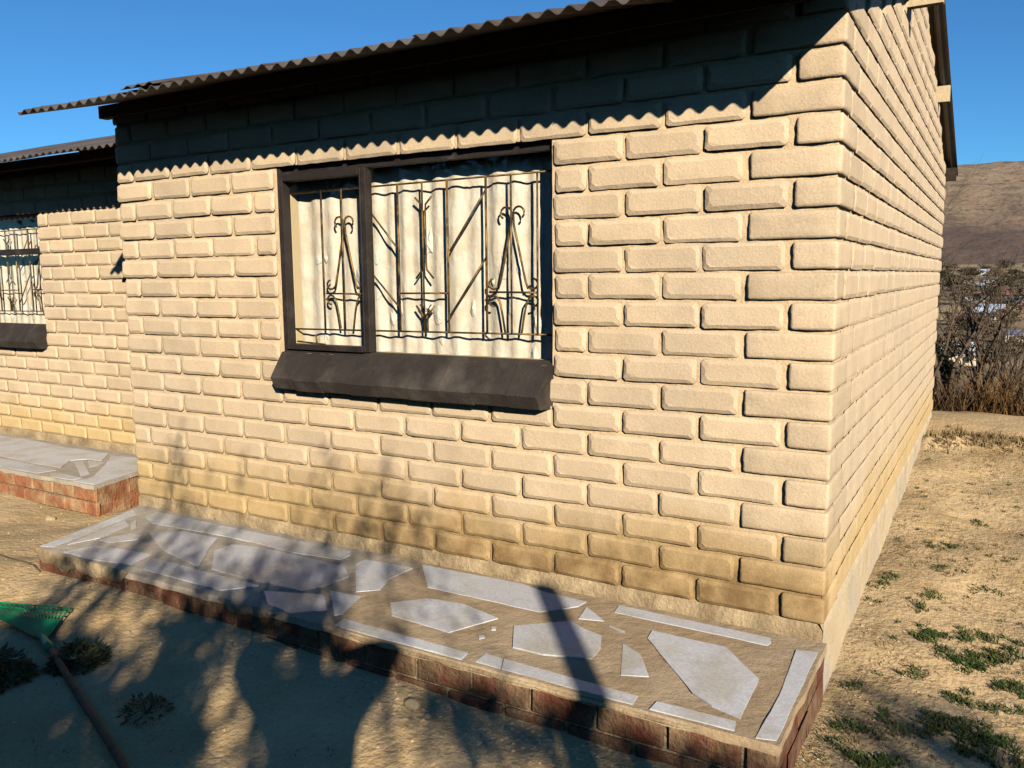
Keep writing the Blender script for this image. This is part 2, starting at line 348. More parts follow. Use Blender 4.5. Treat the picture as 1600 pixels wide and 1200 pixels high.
HALF = [brick_mesh(.134, BH*s, .0132, 50+i) for i, s in enumerate((1, .98, 1.02, .97, 1.0))]
SIDEM = [brick_mesh(.298, BH*s, .0145, 70+i, ex=.12) for i, s in enumerate((1, .985, 1.01, .99, 1.0))]
def corner_mesh(L, W, seed, mirror=False):
    rnd = random.Random(seed); bm = bmesh.new()
    x0, x1, y0, y1 = -L, .008, -.008, W
    bmesh.ops.create_cube(bm, size=1)
    for v in bm.verts: v.co = Vector(((x0 if v.co.x < 0 else x1), (y0 if v.co.y < 0 else y1), (-BH/2 if v.co.z < 0 else BH/2)))
    bmesh.ops.bevel(bm, geom=[e for e in bm.edges], offset=.011, segments=2, affect='EDGES', profile=.6)
    bmesh.ops.subdivide_edges(bm, edges=[e for e in bm.edges if e.calc_length() > .06], cuts=3, use_grid_fill=True)
    for v in bm.verts: v.co += Vector((rnd.uniform(-1, 1), rnd.uniform(-1, 1), rnd.uniform(-1, 1)))*.0016
    if mirror:
        for v in bm.verts: v.co.x *= -1
        bmesh.ops.reverse_faces(bm, faces=bm.faces)
    me = bpy.data.meshes.new('brick'); bm.to_mesh(me); bm.free(); me.materials.append(M['paint'])
    me.polygons.foreach_set('use_smooth', [True]*len(me.polygons)); return me
CORN = {(p, mi): [corner_mesh(.29 if p else .14, .14 if p else .29, 90+p*10+i, mi) for i in range(3)] for p in (0, 1) for mi in (False, True)}
def brick_relief(z): return .25 if z < .6 else (.35 if z < 1.1 else .8)
jobs = []      # (area, mesh, loc, rotz, wall)
def job(me, loc, rotz, wall, wid):
    p = px(loc)
    d = (Vector(loc)-CAM); D = d.length
    nrm = Vector((0, -1, 0)) if rotz == 0 else Vector((1, 0, 0))
    area = max(0, -d.dot(nrm)/D)*wid/(D*D)
    if p is None or not (-60 < p[0] < 1660 and -60 < p[1] < 1260): area *= 0.02
    jobs.append((area, me, loc, rotz, wall))
rb = random.Random(3)
def jl(x, y, z): return (x+rb.uniform(-.0025, .0025), y, z+rb.uniform(-.0018, .0018))
for k in range(0, 21):
    zc = k*CH+.007+BH/2; odd = k % 2
    # corner bricks
    jobs.append((9, CORN[(odd, False)][k % 3], (0, 0, zc), 0, front))
    jobs.append((9, CORN[(odd, True)][(k+1) % 3] if not odd else CORN[(0, True)][k % 3], (XL, 0, zc), 0, front)) if False else None
    lead = .30 if odd else .15
    x = -lead
    while x > XL+.02:
        L = min(.29, x-XL-.0)
        x0 = x-L-.0; xc = x-.01-L/2+.005
        end = x-.30 < XL+.03
        # window gap
        lo, hi = x-.30, x
        wz = WZ0+.0 < zc < WZ1
        if wz and lo < WX1-.02 and hi > WX0+.02:
            x -= .15 if (hi > WX1-.02 and lo < WX1-.05 and hi-WX1 > .1) else .30
            # halves beside the opening
            if hi-WX1 > .1 and lo < WX1-.05: job(rb.choice(HALF), jl(hi-.076, 0+D0-.004, zc), 0, front, .14); x = lo
            elif WX0-lo > .1: job(rb.choice(HALF), jl(lo+.074, D0-.004, zc), 0, front, .14); x = lo
            continue
        if x-XL < .22: job(rb.choice(HALF), jl(XL+.07, D0-.004, zc), 0, front, .14)
        else: job(rb.choice(FULL), jl(x-.155, D0-.004, zc), 0, front, .29)
        x -= .30
for k in range(0, 28):
    zc = k*CH+.007+BH/2; odd = k % 2
    y = .15 if odd else .30
    if k >= 20:
        y = 0.0
        while y < BACK and roof_z(y) < zc+.09: y += .15
    while y < BACK-.1:
        L = .29
        if min(roof_z(y), roof_z(y+.29)) > zc+.06:
            job(rb.choice(SIDEM), (-D0+.004, y+.155, zc+rb.uniform(-.0018, .0018)), PI/2, side, .29)
        y += .30
for k in range(0, 20):
    zc = k*CH+.007+BH/2; odd = k % 2
    x = -4.24 if odd else -4.09
    while x > -8.5:
        lo, hi = x-.30, x
        if WZ0 < zc < WZ1 and lo < VX1-.02 and hi > VX0+.02:
            if hi-VX1 > .1 and lo < VX1-.05: job(rb.choice(HALF), jl(hi-.076, WY+D0-.004, zc), 0, wing, .14)
            x -= .30; continue
        job(rb.choice(FULL), jl(x-.155, WY+D0-.004, zc), 0, wing, .29)
        x -= .30
jobs.sort(key=lambda j: -j[0])
NB = 300
for a, me, loc, rz, wall in jobs[:NB]:
    o = link('brick', me, wall, loc, rz)
    if rz: o.scale.y = brick_relief(loc[2]); o.scale.z = 1.055 if loc[2] < 1.2 else 1
    elif a < 9: o.rotation_euler = (rb.gauss(0, .008), rb.gauss(0, .0035), rb.gauss(0, .004))
restB = {}
for a, me, loc, rz, wall in jobs[NB:]:
    m = restB.setdefault(wall.name, (wall, MB()))[1]
    R_ = Matrix.Translation(loc)@Matrix.Rotation(rz, 4, 'Z')@Matrix.Diagonal((1, brick_relief(loc[2]) if rz else 1, 1.055 if rz and loc[2] < 1.2 else 1, 1))
    m.add([R_@v.co for v in me.vertices], [tuple(p.vertices) for p in me.polygons])
rest_all = MB()
for w, m in restB.values(): rest_all.add(m.v, m.f)
tag(rest_all.build('bricks', M['paint'], house), kind='stuff')

# plaster footing under the bricks
f = MB()
def lumpy_strip(m, p0, p1, z0, z1, out, nrm, step=.03, amp=.004):
    p0 = Vector(p0); p1 = Vector(p1); n = max(2, int((p1-p0).length/step)); nv = max(3, int((z1-z0)/.025)); b = len(m.v)
    for j in range(nv+1):
        for i in range(n+1):
            q = p0.lerp(p1, i/n); z = z0+(z1-z0)*j/nv
            o = out+amp*nz3((q.x+q.y)*14, z*14, 6)+amp*nz3((q.x+q.y)*40, z*40, 2)
            if j == nv: o = -.004; z += .004*nz3((q.x+q.y)*20, 3)
            m.v.append((q.x+nrm[0]*o, q.y+nrm[1]*o, z))
    for j in range(nv):
        for i in range(n): a = b+j*(n+1)+i; m.f.append((a, a+1, a+n+2, a+n+1))
lumpy_strip(f, (XL, .0, 0), (0.008, .0, 0), -.08, .006, .006, (0, -1), amp=.005)
f.build('footing', M['plaster'], house, smooth=True)
M['side_plaster'] = mat('side_wall_plaster', (0.60, 0.47, 0.30), 0.85, 0.12, 5, 0.5, 50, col2=(0.42, 0.37, 0.30), c2scale=2.6, c2lo=.47, c2hi=.66, fine=120)
f = MB(); lumpy_strip(f, (0, -.008, 0), (0, BACK, 0), -.5, .012, .005, (1, 0), amp=.003); f.build('footing', M['side_plaster'], house, smooth=True)
f = MB(); lumpy_strip(f, (-8.6, WY, 0), (XL, WY, 0), -.3, .012, .009, (0, -1), amp=.006); f.build('footing', M['plaster'], house, smooth=True)

# roof --------------------------------------------------------------------
roof = empty('roof', (0, 0, 0), house)
def sheet_mesh(w, x0, pts, nper=10, amp=.011):
    """corrugated sheet: profile across x, path pts in (y, z)"""
    m = MB(); pitch = .0762; N = int(w/pitch*nper)
    xs = [x0+i*pitch/nper for i in range(N+1)]; T = .0035
    for (y, z) in pts:
        for x in xs: m.v.append((x, y, z+amp*math.cos(2*PI*x/pitch)))
    k = len(xs); npt = len(pts)
    for (y, z) in pts:
        for x in xs: m.v.append((x, y, z+T+amp*math.cos(2*PI*x/pitch)))
    o = k*npt
    for j in range(npt-1):
        for i in range(k-1):
            a = j*k+i; m.f.append((a, a+k, a+k+1, a+1)); m.f.append((o+a, o+a+1, o+a+k+1, o+a+k))
    for i in range(k-1): m.f.append((i, i+1, o+i+1, o+i)); a = (npt-1)*k+i; m.f.append((a, o+a, o+a+1, a+1))
    for j in range(npt-1): a = j*k; m.f.append((a, o+a, o+a+k, a+k)); a = j*k+k-1; m.f.append((a, a+k, o+a+k, o+a))
    return m
rs = random.Random(11)
x = .172; i = 0
while x > -3.84:
    w = .762 if x-.762 > -3.9 else x+3.84
    dy = rs.uniform(-.008, .008); lift = (.006 if i % 2 else 0)
    y0 = EY+dy
    pts = [(y0+t*(RY+.02-y0), EZ+.012+lift+SL*(y0+t*(RY+.02-y0)-EY)-.004*math.sin(t*PI)) for t in (0, .33, .66, 1)]
    sheet_mesh(w+.03, x-w-.03, pts).build('roof_sheet', M['roof'], roof)
    x -= w; i += 1
x = .095; i = 0
while x > -3.84:
    w = .762 if x-.762 > -3.9 else x+3.84
    lift = (.006 if i % 2 else 0)
    sheet_mesh(w+.03, x-w-.03, [(RY-.02, RZ+.012+lift), (5.62, RZ+.012+lift-SL*(5.64-RY))]).build('roof_sheet', M['roof'], roof)
    x -= w; i += 1
def rz_(y): return roof_z(y)+.001
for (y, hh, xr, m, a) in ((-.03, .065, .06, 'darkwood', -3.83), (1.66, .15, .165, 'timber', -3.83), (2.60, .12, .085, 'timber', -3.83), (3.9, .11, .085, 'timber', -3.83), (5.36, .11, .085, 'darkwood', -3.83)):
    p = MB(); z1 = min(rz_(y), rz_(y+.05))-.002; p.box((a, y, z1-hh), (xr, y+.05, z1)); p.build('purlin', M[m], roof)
bm_ = MB(); bm_.tube([(-3.83, RY, RZ+.03), (.17, RY, RZ+.03)], .05, 10); bm_.build('ridge_cap', M['roof'], roof)
WEY, WEZ = .363, 2.041
x = -3.76; i = 0
while x > -8.8:
    y0 = WEY+rs.uniform(-.007, .007)
    pts = [(y0, WEZ+.012+(i % 2)*.005), (2.9, WEZ+.012+(i % 2)*.005+SL*(2.9-y0))]
    sheet_mesh(.792, x-.792, pts).build('roof_sheet', M['roof'], roof); x -= .762; i += 1
p = MB(); p.box((-8.7, WY-.06, 2.09), (XL-.01, WY-.0, 2.155)); p.build('purlin', M['darkwood'], roof)
sheet_mesh(5.0, -8.8, [(2.88, WEZ+.012+SL*2.53), (5.1, WEZ+.012+SL*2.53-.64)]).build('roof_sheet', M['roof'], roof)
# loose sheet edge lifted above the eave
lo_ = MB(); lo_ = sheet_mesh(.23, -3.02, [(EY-.012, EZ+.036), (EY+.5, EZ+.05+SL*.5)], amp=.006); lo_.build('roof_sheet', M['roof'], roof)

# windows -----------------------------------------------------------------
def window(dx, wy, x0, x1, transom=False):
    win = empty('window', (0, 0, 0), house)
    y = wy
    def bxs(name, lst, m='frame'):
        mb = MB()
        for a, b in lst: mb.box((a[0], y+a[1], a[2]), (b[0], y+b[1], b[2]))
        o = mb.build(name, M[m], win)
        mod = o.modifiers.new('bevel', 'BEVEL'); mod.width = .003; mod.segments = 2; return o
    xm = -2.02+dx
    bxs('frame', [((x0, .006, WZ0), (x0+.018, .06, WZ1-.002)), ((x1-.016, .03, WZ0), (x1, .06, WZ1-.002)), ((x0+.018, .03, WZ1-.04), (x1-.016, .06, WZ1-.002)), ((x0+.018, .03, WZ0), (x1-.016, .06, WZ0+.016))])
    bxs('mullion', [((xm-.012, .012, WZ0+.016), (xm+.012, .06, WZ1-.04))])
    a, b = x0+.018, xm-.012
    bxs('sash', [((a, -.002, WZ0+.016), (a+.022, .05, WZ1-.04)), ((b-.006, .004, WZ0+.016), (b, .05, WZ1-.04)), ((a+.022, -.002, WZ1-.072), (b-.010, .05, WZ1-.04)), ((a+.022, -.002, WZ0+.016), (b-.010, .05, WZ0+.042))])
    for q0, q1 in ((a+.03, b-.01), (xm+.012, x1-.016)):
        pn = MB(); pn.box((q0, y+.0435, WZ0+.014), (q1, y+.0465, WZ1-.035)); pn.build('pane', M['glass'], win)
    if transom:
        bxs('transom', [((x0+.03, -.012, 1.44), (x1-.002, .05, 1.485))])
    # reveals, white painted inside
    rv = MB(); rv.box((x0-.001, y+.062, WZ0), (x0+.012, y+.149, WZ1)); rv.box((x1-.012, y+.062, WZ0), (x1+.001, y+.149, WZ1)); rv.box((x0+.012, y+.062, WZ0-.001), (x1-.012, y+.149, WZ0+.012)); rv.box((x0+.012, y+.062, WZ1-.012), (x1-.012, y+.149, WZ1+.001))
    rv.build('reveal', M['inner'], win)
    # sloping sill of butted tiles
    n = 9; w = (x1-x0+.02)/n; rr = random.Random(int(-dx*10)+2)
    for i in range(n):
        u0 = x0-.012+i*w; u1 = u0+w-.0022; e = rr.uniform(-.003, .003); e2 = rr.uniform(-.003, .003)
        m = MB(); pr = [(.03, .78), (.03, .885), (.0, .868+e2*.5), (-.1+e, .757+e2), (-.103+e, .752+e2), (-.078+e, .702+e2), (-.070+e, .697+e2), (.03, .69)]
        cl = .025 if i == n-1 else 0; cf = .02 if i == 0 else 0
        m.v = [(u0+(cf if p_[0] < -.05 else 0), y+p_[0], p_[1]) for p_ in pr]+[(u1-(cl if p_[0] < -.05 else 0), y+p_[0], p_[1]) for p_ in pr]
        k = len(pr); m.f = [tuple(range(k)), tuple(range(2*k-1, k-1, -1))]+[(j, k+j, k+(j+1) % k, (j+1) % k) for j in range(k)]
        me = m.mesh('sill_tile', M['sill']); fixn(me); link('sill_tile', me, win)
    # bars
    yb = y+.078; r = .0044
    def bar(pts, name='bar', rad=r):
        m = MB(); m.tube([(a_+dx, yb+o_, b_) for (a_, b_, o_) in pts], rad, 7); return m.build(name, M['bars'], win, smooth=True)
    def ln(p, q, name='bar', o=0, rad=r): return bar([(p[0], p[1], o), (q[0], q[1], o)], name, rad)
    ln((x0-dx+.01, 1.636), (x1-dx-.01, 1.644), 'rail'); ln((x0-dx+.01, .980), (x1-dx-.01, .988), 'rail')
    for vx, w_ in ((-2.331, r), (-2.205, r), (-1.876, .0055), (-1.74, r), (-1.607, .0055), (-1.41, .0055), (-1.288, r), (-1.164, r)): ln((vx, 1.64), (vx-.001, .984), 'bar', -.004, w_)
    ln((-2.039, 1.528), (-1.874, 1.345)); ln((-2.043, 1.253), (-1.878, 1.087)); ln((-1.411, 1.59), (-1.599, 1.338)); ln((-1.416, 1.305), (-1.602, 1.06))
    ln((-1.873, 1.156), (-1.609, 1.157), 'rail'); ln((-2.322, 1.155), (-2.103, 1.152), 'rail'); ln((-1.401, 1.162), (-1.168, 1.16), 'rail')
    for s in (-1, 1):
        c = -1.74
        bar([(c+s*.045, 1.577, .004), (c+s*.012, 1.545, .004), (c+s*.009, 1.51, .004), (c+s*.009, 1.29, .004), (c+s*.012, 1.26, .004), (c+s*.048, 1.222, .004)], 'scroll_bar', .0045)
        bar([(c+s*.05, 1.10, .004), (c+s*.016, 1.06, .004), (c+s*.009, 1.03, .004), (c+s*.009, .988, .004)], 'scroll_bar', .0045)
        bar([(c+s*.03, 1.105, .006), (c+s*.012, 1.085, .006), (c+s*.010, 1.04, .006), (c+s*.010, .988, .006)], 'scroll_bar', .004)
    def curl(cx, cz, rad, a0, a1, n=9): return [(cx+rad*(1-.35*i/n)*math.cos(a0+(a1-a0)*i/n), cz+rad*(1-.35*i/n)*math.sin(a0+(a1-a0)*i/n)) for i in range(n+1)]
    for c in (-1.287, -2.203):
        for s in (-1, 1):
            # tall A leg, curled over at the top and outward at the foot
            top = [(c+s*(u-c), v) for u, v in [(c+q[0], q[1]) for q in [(.030+.026*math.cos(t), 1.487+.026*math.sin(t)) for t in np.linspace(-.9, PI, 9)]]]
            leg = [(c+s*.006, 1.44), (c+s*.025, 1.36), (c+s*.045, 1.27), (c+s*.062, 1.20), (c+s*.072, 1.176)]
            foot = [(c+s*(.094+.024*math.cos(t)), 1.196+.022*math.sin(t)) for t in np.linspace(PI+.6, 2*PI+1.4, 8)]
            bar([(a_, b_, .006) for a_, b_ in top+leg+foot], 'scroll_bar', .0048)
            low = [(c+s*(.096+.024*math.cos(t)), 1.124+.022*math.sin(t)) for t in np.linspace(-1.6, PI-.4, 8)]
            lg = [(c+s*.065, 1.12), (c+s*.052, 1.06), (c+s*.040, .988)]
            bar([(a_, b_, .006) for a_, b_ in low+lg], 'scroll_bar', .0048)
    st = MB(); st.tube([(-2.46+dx, y+.012, .925), (-2.28+dx, y+.012, .915)], .005, 6); st.tube([(-2.33+dx, y+.012, .90), (-2.33+dx, y+.002, .96)], .005, 6); st.build('stay_handle', M['bars'], win)
    return win
window(0, 0, WX0, WX1)
window(-4.9, WY, VX0, VX1, True)
def curtain(x0, x1, y, label, seed):
    rr = random.Random(seed); m = MB(); N = int((x1-x0)/.006); zs = np.linspace(WZ0-.02, WZ1+.03, 34)
    ph = rr.random()*9
    for z in zs:
        for i in range(N+1):
            x = x0+(x1-x0)*i/N
            a = x*2*PI/.092+1.2*math.sin(x*7+ph)
            yy = y+.0048*math.sin(a)+.006*math.sin(a*.37+ph)+.004*nz3(x*18, z*9, ph)+.003*nz3(x*60, z*40, 2)
            m.v.append((x, yy, z))
    for j in range(len(zs)-1):
        for i in range(N): a = j*(N+1)+i; m.f.append((a, a+1, a+N+2, a+N+1))
    o = m.build('curtain', M['curtain'], smooth=True)
    tag(o, label, 'curtain')
    # crumpled lace trim patches sewn on
    for k in range(26):
        cx = rr.uniform(x0+.08, x1-.08); cz = rr.choice([rr.uniform(WZ0+.02, WZ0+.28), rr.uniform(WZ0+.3, WZ1-.25)]); w = rr.uniform(.015, .035); hh = rr.uniform(.02, .07)
        q = MB(); n = 9
        pts = []
        for a in range(n):
            rad = rr.uniform(.6, 1.1); px_, pz_ = cx+w*rad*math.cos(2*PI*a/n), cz+hh*rad*math.sin(2*PI*a/n)
            aa = px_*2*PI/.092+1.2*math.sin(px_*7+ph)
            pts.append((px_, y-.004+.0048*math.sin(aa)+.006*math.sin(aa*.37+ph), pz_))
        q.v = pts+[(cx, y-.0115, cz)]; q.f = [(i, (i+1) % n, n) for i in range(n)]
        q.build('lace_patch', M['lace'], o)
    return o
curtain(WX0+.013, WX1-.013, .128, 'ivory pleated curtain hanging behind the bars of the whole window beside the house corner', 1)
curtain(VX0+.013, VX1-.013, WY+.128, 'ivory curtain behind the barred window of the recessed wall, cut off by the picture edge', 2)

# small dark bracket invented on the wall's return, standing in for a shadow
b = MB(); b.box((XL-.055, .02, 1.215), (XL+.012, .05, 1.235)); b.v += []
b.add([(XL-.055, .02, 1.215), (XL+.008, .02, 1.215), (XL+.008, .02, 1.32), (XL-.014, .02, 1.32), (XL-.055, .05, 1.215), (XL+.008, .05, 1.215), (XL+.008, .05, 1.32), (XL-.014, .05, 1.32)], [(0,1,2,3), (7,6,5,4), (0,4,5,1), (1,5,6,2), (2,6,7,3), (3,7,4,0)])
tag(b.build('shadow_notch', M['frame']), 'small dark bracket standing in for a shadow where the projecting wall meets the recessed wall', 'block')

# ---------------------------------------------------------------- aprons
TILES = [
  [(-0.744, -0.047), (-0.159, -0.061), (-0.149, -0.095), (-0.153, -0.126), (-0.733, -0.116)] ,
  [(-0.547, -0.206), (-0.274, -0.211), (-0.118, -0.389), (-0.107, -0.655), (-0.2, -0.623), (-0.275, -0.576), (-0.537, -0.275)] ,
  [(-0.06, -0.115), (0.008, -0.099), (0.008, -0.218), (0.012, -0.722), (-0.042, -0.735), (-0.038, -0.463)] ,
  [(-0.351, -0.682), (-0.112, -0.678), (-0.103, -0.729), (-0.354, -0.734)] ,
  [(-0.598, -0.357), (-0.512, -0.406), (-0.431, -0.54), (-0.513, -0.576)] ,
  [(-1.005, -0.416), (-0.84, -0.272), (-0.772, -0.313), (-0.688, -0.335), (-0.65, -0.427), (-0.642, -0.517), (-0.802, -0.569), (-0.919, -0.571)] ,
  [(-0.849, -0.123), (-0.733, -0.212), (-0.827, -0.238)] ,
  [(-0.975, -0.659), (-0.903, -0.664), (-0.875, -0.727), (-0.974, -0.725)] ,
  [(-0.9, -0.662), (-0.413, -0.677), (-0.41, -0.731), (-0.87, -0.727)] ,
  [(-1.701, -0.042), (-1.476, -0.039), (-1.189, -0.03), (-1.05, -0.068), (-0.871, -0.076), (-0.878, -0.132), (-0.982, -0.254), (-1.516, -0.252)] ,
  [(-1.543, -0.464), (-1.439, -0.353), (-1.28, -0.333), (-1.092, -0.385), (-1.183, -0.58), (-1.463, -0.557)] ,
  [(-1.968, -0.179), (-1.969, -0.111), (-1.711, -0.095), (-1.718, -0.245), (-1.671, -0.371), (-1.745, -0.436)] ,
  [(-1.843, -0.482), (-1.692, -0.47), (-1.635, -0.638), (-1.656, -0.664)] ,
  [(-1.589, -0.735), (-1.597, -0.673), (-1.031, -0.685), (-1.024, -0.735), (-1.383, -0.735)] ,
  [(-1.074, -0.461), (-1.056, -0.458), (-1.045, -0.477), (-1.059, -0.485)] ,
  [(-1.072, -0.555), (-1.06, -0.536), (-1.045, -0.552), (-1.057, -0.571)] ,
  [(-0.703, -0.235), (-0.629, -0.259), (-0.627, -0.27), (-0.7, -0.247)] ,
  [(-3.492, -0.152), (-3.51, -0.062), (-2.704, -0.066), (-2.111, -0.055), (-2.073, -0.098), (-2.07, -0.167), (-2.337, -0.201), (-2.578, -0.183), (-2.828, -0.182), (-3.346, -0.215)] ,
  [(-2.679, -0.367), (-2.683, -0.26), (-2.55, -0.231), (-2.397, -0.222), (-1.991, -0.231), (-1.886, -0.319), (-1.906, -0.468), (-1.95, -0.541), (-2.204, -0.548), (-2.488, -0.542)] ,
  [(-3.222, -0.325), (-3.064, -0.227), (-2.825, -0.224), (-2.746, -0.339), (-2.563, -0.553), (-2.698, -0.522), (-2.919, -0.477)] ,
  [(-2.846, -0.573), (-2.477, -0.582), (-2.148, -0.585), (-2.247, -0.698), (-2.758, -0.691)] ,
  [(-2.085, -0.616), (-1.839, -0.528), (-1.717, -0.634), (-1.814, -0.731), (-1.967, -0.707)] ,
  [(-3.49, -0.727), (-3.663, -0.101), (-3.577, -0.141), (-3.414, -0.705)] ,
  [(-3.395, -0.65), (-3.522, -0.251), (-3.415, -0.299), (-3.355, -0.506)] ,
  [(-3.322, -0.531), (-3.285, -0.379), (-3.198, -0.38), (-3.162, -0.431), (-3.242, -0.533)] ,
  [(-3.305, -0.722), (-3.261, -0.588), (-2.902, -0.542), (-2.861, -0.68), (-3.08, -0.722)] ,
  [(-3.453, -0.263), (-3.471, -0.219), (-3.347, -0.304), (-3.334, -0.347)] ,
]
LT = [
  [(-5.133, 0.754), (-4.941, 0.785), (-4.62, 0.84), (-4.56, 0.70), (-4.502, 0.492), (-4.418, 0.158), (-4.621, 0.148), (-4.585, 0.214), (-4.624, 0.29), (-4.851, 0.516), (-5.007, 0.66)] ,
  [(-6.753, 0.82), (-6.325, 0.83), (-5.742, 0.778), (-5.213, 0.795), (-5.02, 0.612), (-5.177, 0.60), (-5.238, 0.51), (-5.076, 0.344), (-5.378, 0.33), (-5.873, 0.362), (-6.5, .37)] ,
  [(-5.759, 0.301), (-5.55, 0.314), (-5.026, 0.279), (-5.052, 0.164), (-5.409, 0.154), (-5.75, 0.156)] ,
  [(-4.973, 0.204), (-4.883, 0.235), (-4.645, 0.219), (-4.655, 0.159), (-4.874, 0.154)] ,
  [(-5.158, 0.492), (-5.13, 0.543), (-4.878, 0.404), (-4.713, 0.32), (-4.699, 0.247)] ,
  [(-5.103, 0.559), (-4.94, 0.584), (-4.898, 0.502), (-4.902, 0.437)] ,
]
LT += [[(a-1.9, b) for a, b in LT[2]], [(a-2.2, b*.9+.05) for a, b in LT[1][:7]]]
def apron(name, label, outline, ztop, front_y, x0, x1, tiles, brickmat, zbot, sidex, side_pts, seed):
    r = random.Random(seed)
    t = tag(empty(name, ((x0+x1)/2, front_y+.36, ztop)), label, 'paved ledge', 'paved ledges along the house walls')
    m = MB(); step = .02
    # top bed: subdivided polygon sheet clipped to the outline by row
    (xa, ya), (xb, yb), (xc, yc), (xd, yd) = outline     # front-left, front-right, back-right, back-left
    n, k = int((x1-x0)/.03), 24
    for j in range(k+1):
        for i in range(n+1):
            u, v = i/n, j/k
            X_ = (xa*(1-u)+xb*u)*(1-v)+(xd*(1-u)+xc*u)*v; Y_ = (ya*(1-u)+yb*u)*(1-v)+(yd*(1-u)+yc*u)*v
            X0 = X_
            if j == 0: Y_ += .006*nz3(X_*9, 4)
            if i in (0, n): X_ += .006*nz3(Y_*9, 7)
            z = ztop-.006+.003*nz3(X_*6, Y_*6)+.0015*nz3(X_*30, Y_*30)
            m.v.append((X_, Y_, z))
    for j in range(k):
        for i in range(n): a = j*(n+1)+i; m.f.append((a, a+1, a+n+2, a+n+1))
    # skirt of the bed
    def skirt(idx):
        b = len(m.v)
        for q in idx: v = m.v[q]; m.v.append((v[0], v[1], ztop-.034+.007*nz3(v[0]*12, v[1]*12, 9)))
        for i in range(len(idx)-1): m.f.append((idx[i+1], idx[i], b+i, b+i+1))
    skirt(list(range(n+1))); skirt([j*(n+1)+n for j in range(k+1)]); skirt([j*(n+1) for j in range(k, -1, -1)])
    m.build('cement_bed', M['slab'], t, smooth=False)
    cm = MB(); cm.add([(xa+.022, ya+.022, zbot), (xb-.022, yb+.022, zbot), (xc-.022, yc, zbot), (xd+.022, yd, zbot), (xa+.022, ya+.022, ztop-.03), (xb-.022, yb+.022, ztop-.03), (xc-.022, yc, ztop-.03), (xd+.022, yd, ztop-.03)],
        [(0,3,2,1), (0,1,5,4), (1,2,6,5), (2,3,7,6), (3,0,4,7)]); cm.build('core', M['mortar'], t)
    for pl in tiles:
        q = MB(); th = .0045
        dense = []
        for i in range(len(pl)):
            a = Vector((*pl[i], 0)); c = Vector((*pl[(i+1) % len(pl)], 0)); nn = max(1, int((c-a).length/.05))
            for s in range(nn):
                p_ = a.lerp(c, s/nn)
                jt = .0013 if s else .0005
                dense.append((p_.x+r.uniform(-jt, jt), p_.y+r.uniform(-jt, jt)))
        tilt = r.uniform(-.002, .002)
        q.prism(dense, ztop-.012, ztop-.0025+r.uniform(-.0008, .0012)); me = q.mesh('tile', M['tile']); fixn(me); link('tile', me, t)
    # brick courses round the sides
    zt = ztop-.036; hB = .082
    def course(p0, p1, z1, off, BL=.215):
        p0 = Vector((*p0, 0)); p1 = Vector((*p1, 0)); d = (p1-p0); Ltot = d.length; d.normalize(); nrm = Vector((d.y, -d.x, 0))
        s = -off
        while s < Ltot-.03:
            a, c = max(0.0, s), min(Ltot, s+BL)
            if c-a > .03:
                bm = bmesh.new(); bmesh.ops.create_cube(bm, size=1)
                for v in bm.verts:
                    uu = a if v.co.x < 0 else c; ww = -.03 if v.co.y > 0 else .004+r.uniform(-.003, .004); zz = z1-hB if v.co.z < 0 else z1
                    v.co = p0+d*uu+nrm*ww+Vector((0, 0, zz))
                bmesh.ops.bevel(bm, geom=list(bm.edges), offset=.007, segments=1, affect='EDGES')
                bmesh.ops.recalc_face_normals(bm, faces=bm.faces)
                me = bpy.data.meshes.new('brick'); bm.to_mesh(me); bm.free(); me.materials.append(M[brickmat])
                o = link('brick', me, t); ob = o; 
            s += BL+.013
    nc = int((zt-zbot)/.09)+1
    for ci in range(nc):
        course((xa, ya+.012), (xb, yb+.012), zt-ci*.092, .1*(ci % 2)); course((xb-.012, yb+.02), (xc-.012, yc), zt-ci*.092, .14*(ci % 2), .28)
        course((xd+.012, yd), (xa+.012, ya+.02), zt-ci*.092, .1*((ci+1) % 2))
    return t
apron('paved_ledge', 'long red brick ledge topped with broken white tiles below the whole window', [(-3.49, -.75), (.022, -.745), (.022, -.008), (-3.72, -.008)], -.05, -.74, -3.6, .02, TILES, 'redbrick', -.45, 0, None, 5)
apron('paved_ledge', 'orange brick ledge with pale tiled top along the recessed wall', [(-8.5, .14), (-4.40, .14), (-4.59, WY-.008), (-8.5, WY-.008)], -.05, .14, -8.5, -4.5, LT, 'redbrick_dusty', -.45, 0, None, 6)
ledge = [o for o in bpy.data.objects if o.name == 'paved_ledge'][0]
def smear(name, m, x0, x1, zt, h0, h1, seed, yy=-.757):
    mb = MB(); n = int((x1-x0)/.015)
    for i in range(n+1):
        x = x0+(x1-x0)*i/n; hgt = (h0+(h1-h0)*i/n)*(1+.35*nz3(x*9, seed)+.25*nz3(x*31, seed)); e = min(1, i/4, (n-i)/4)
        for j in range(5): mb.v.append((x, yy+.004*nz3(x*25, j*2+seed)-(.003 if 0 < j < 4 else -.006), zt-hgt*max(.15, e)*j/4))
    for i in range(n):
        for j in range(4): a = i*5+j; mb.f.append((a, a+1, a+6, a+5))
    return mb.build(name, m, ledge, smooth=True)
smear('plaster_smear', M['plaster'], -3.5, -2.78, -.052, .075, .06, 3); smear('plaster_smear', M['plaster'], -2.2, -1.86, -.055, .06, .03, 8); smear('plaster_smear', M['plaster'], -1.5, -.2, -.062, .018, .012, 12)

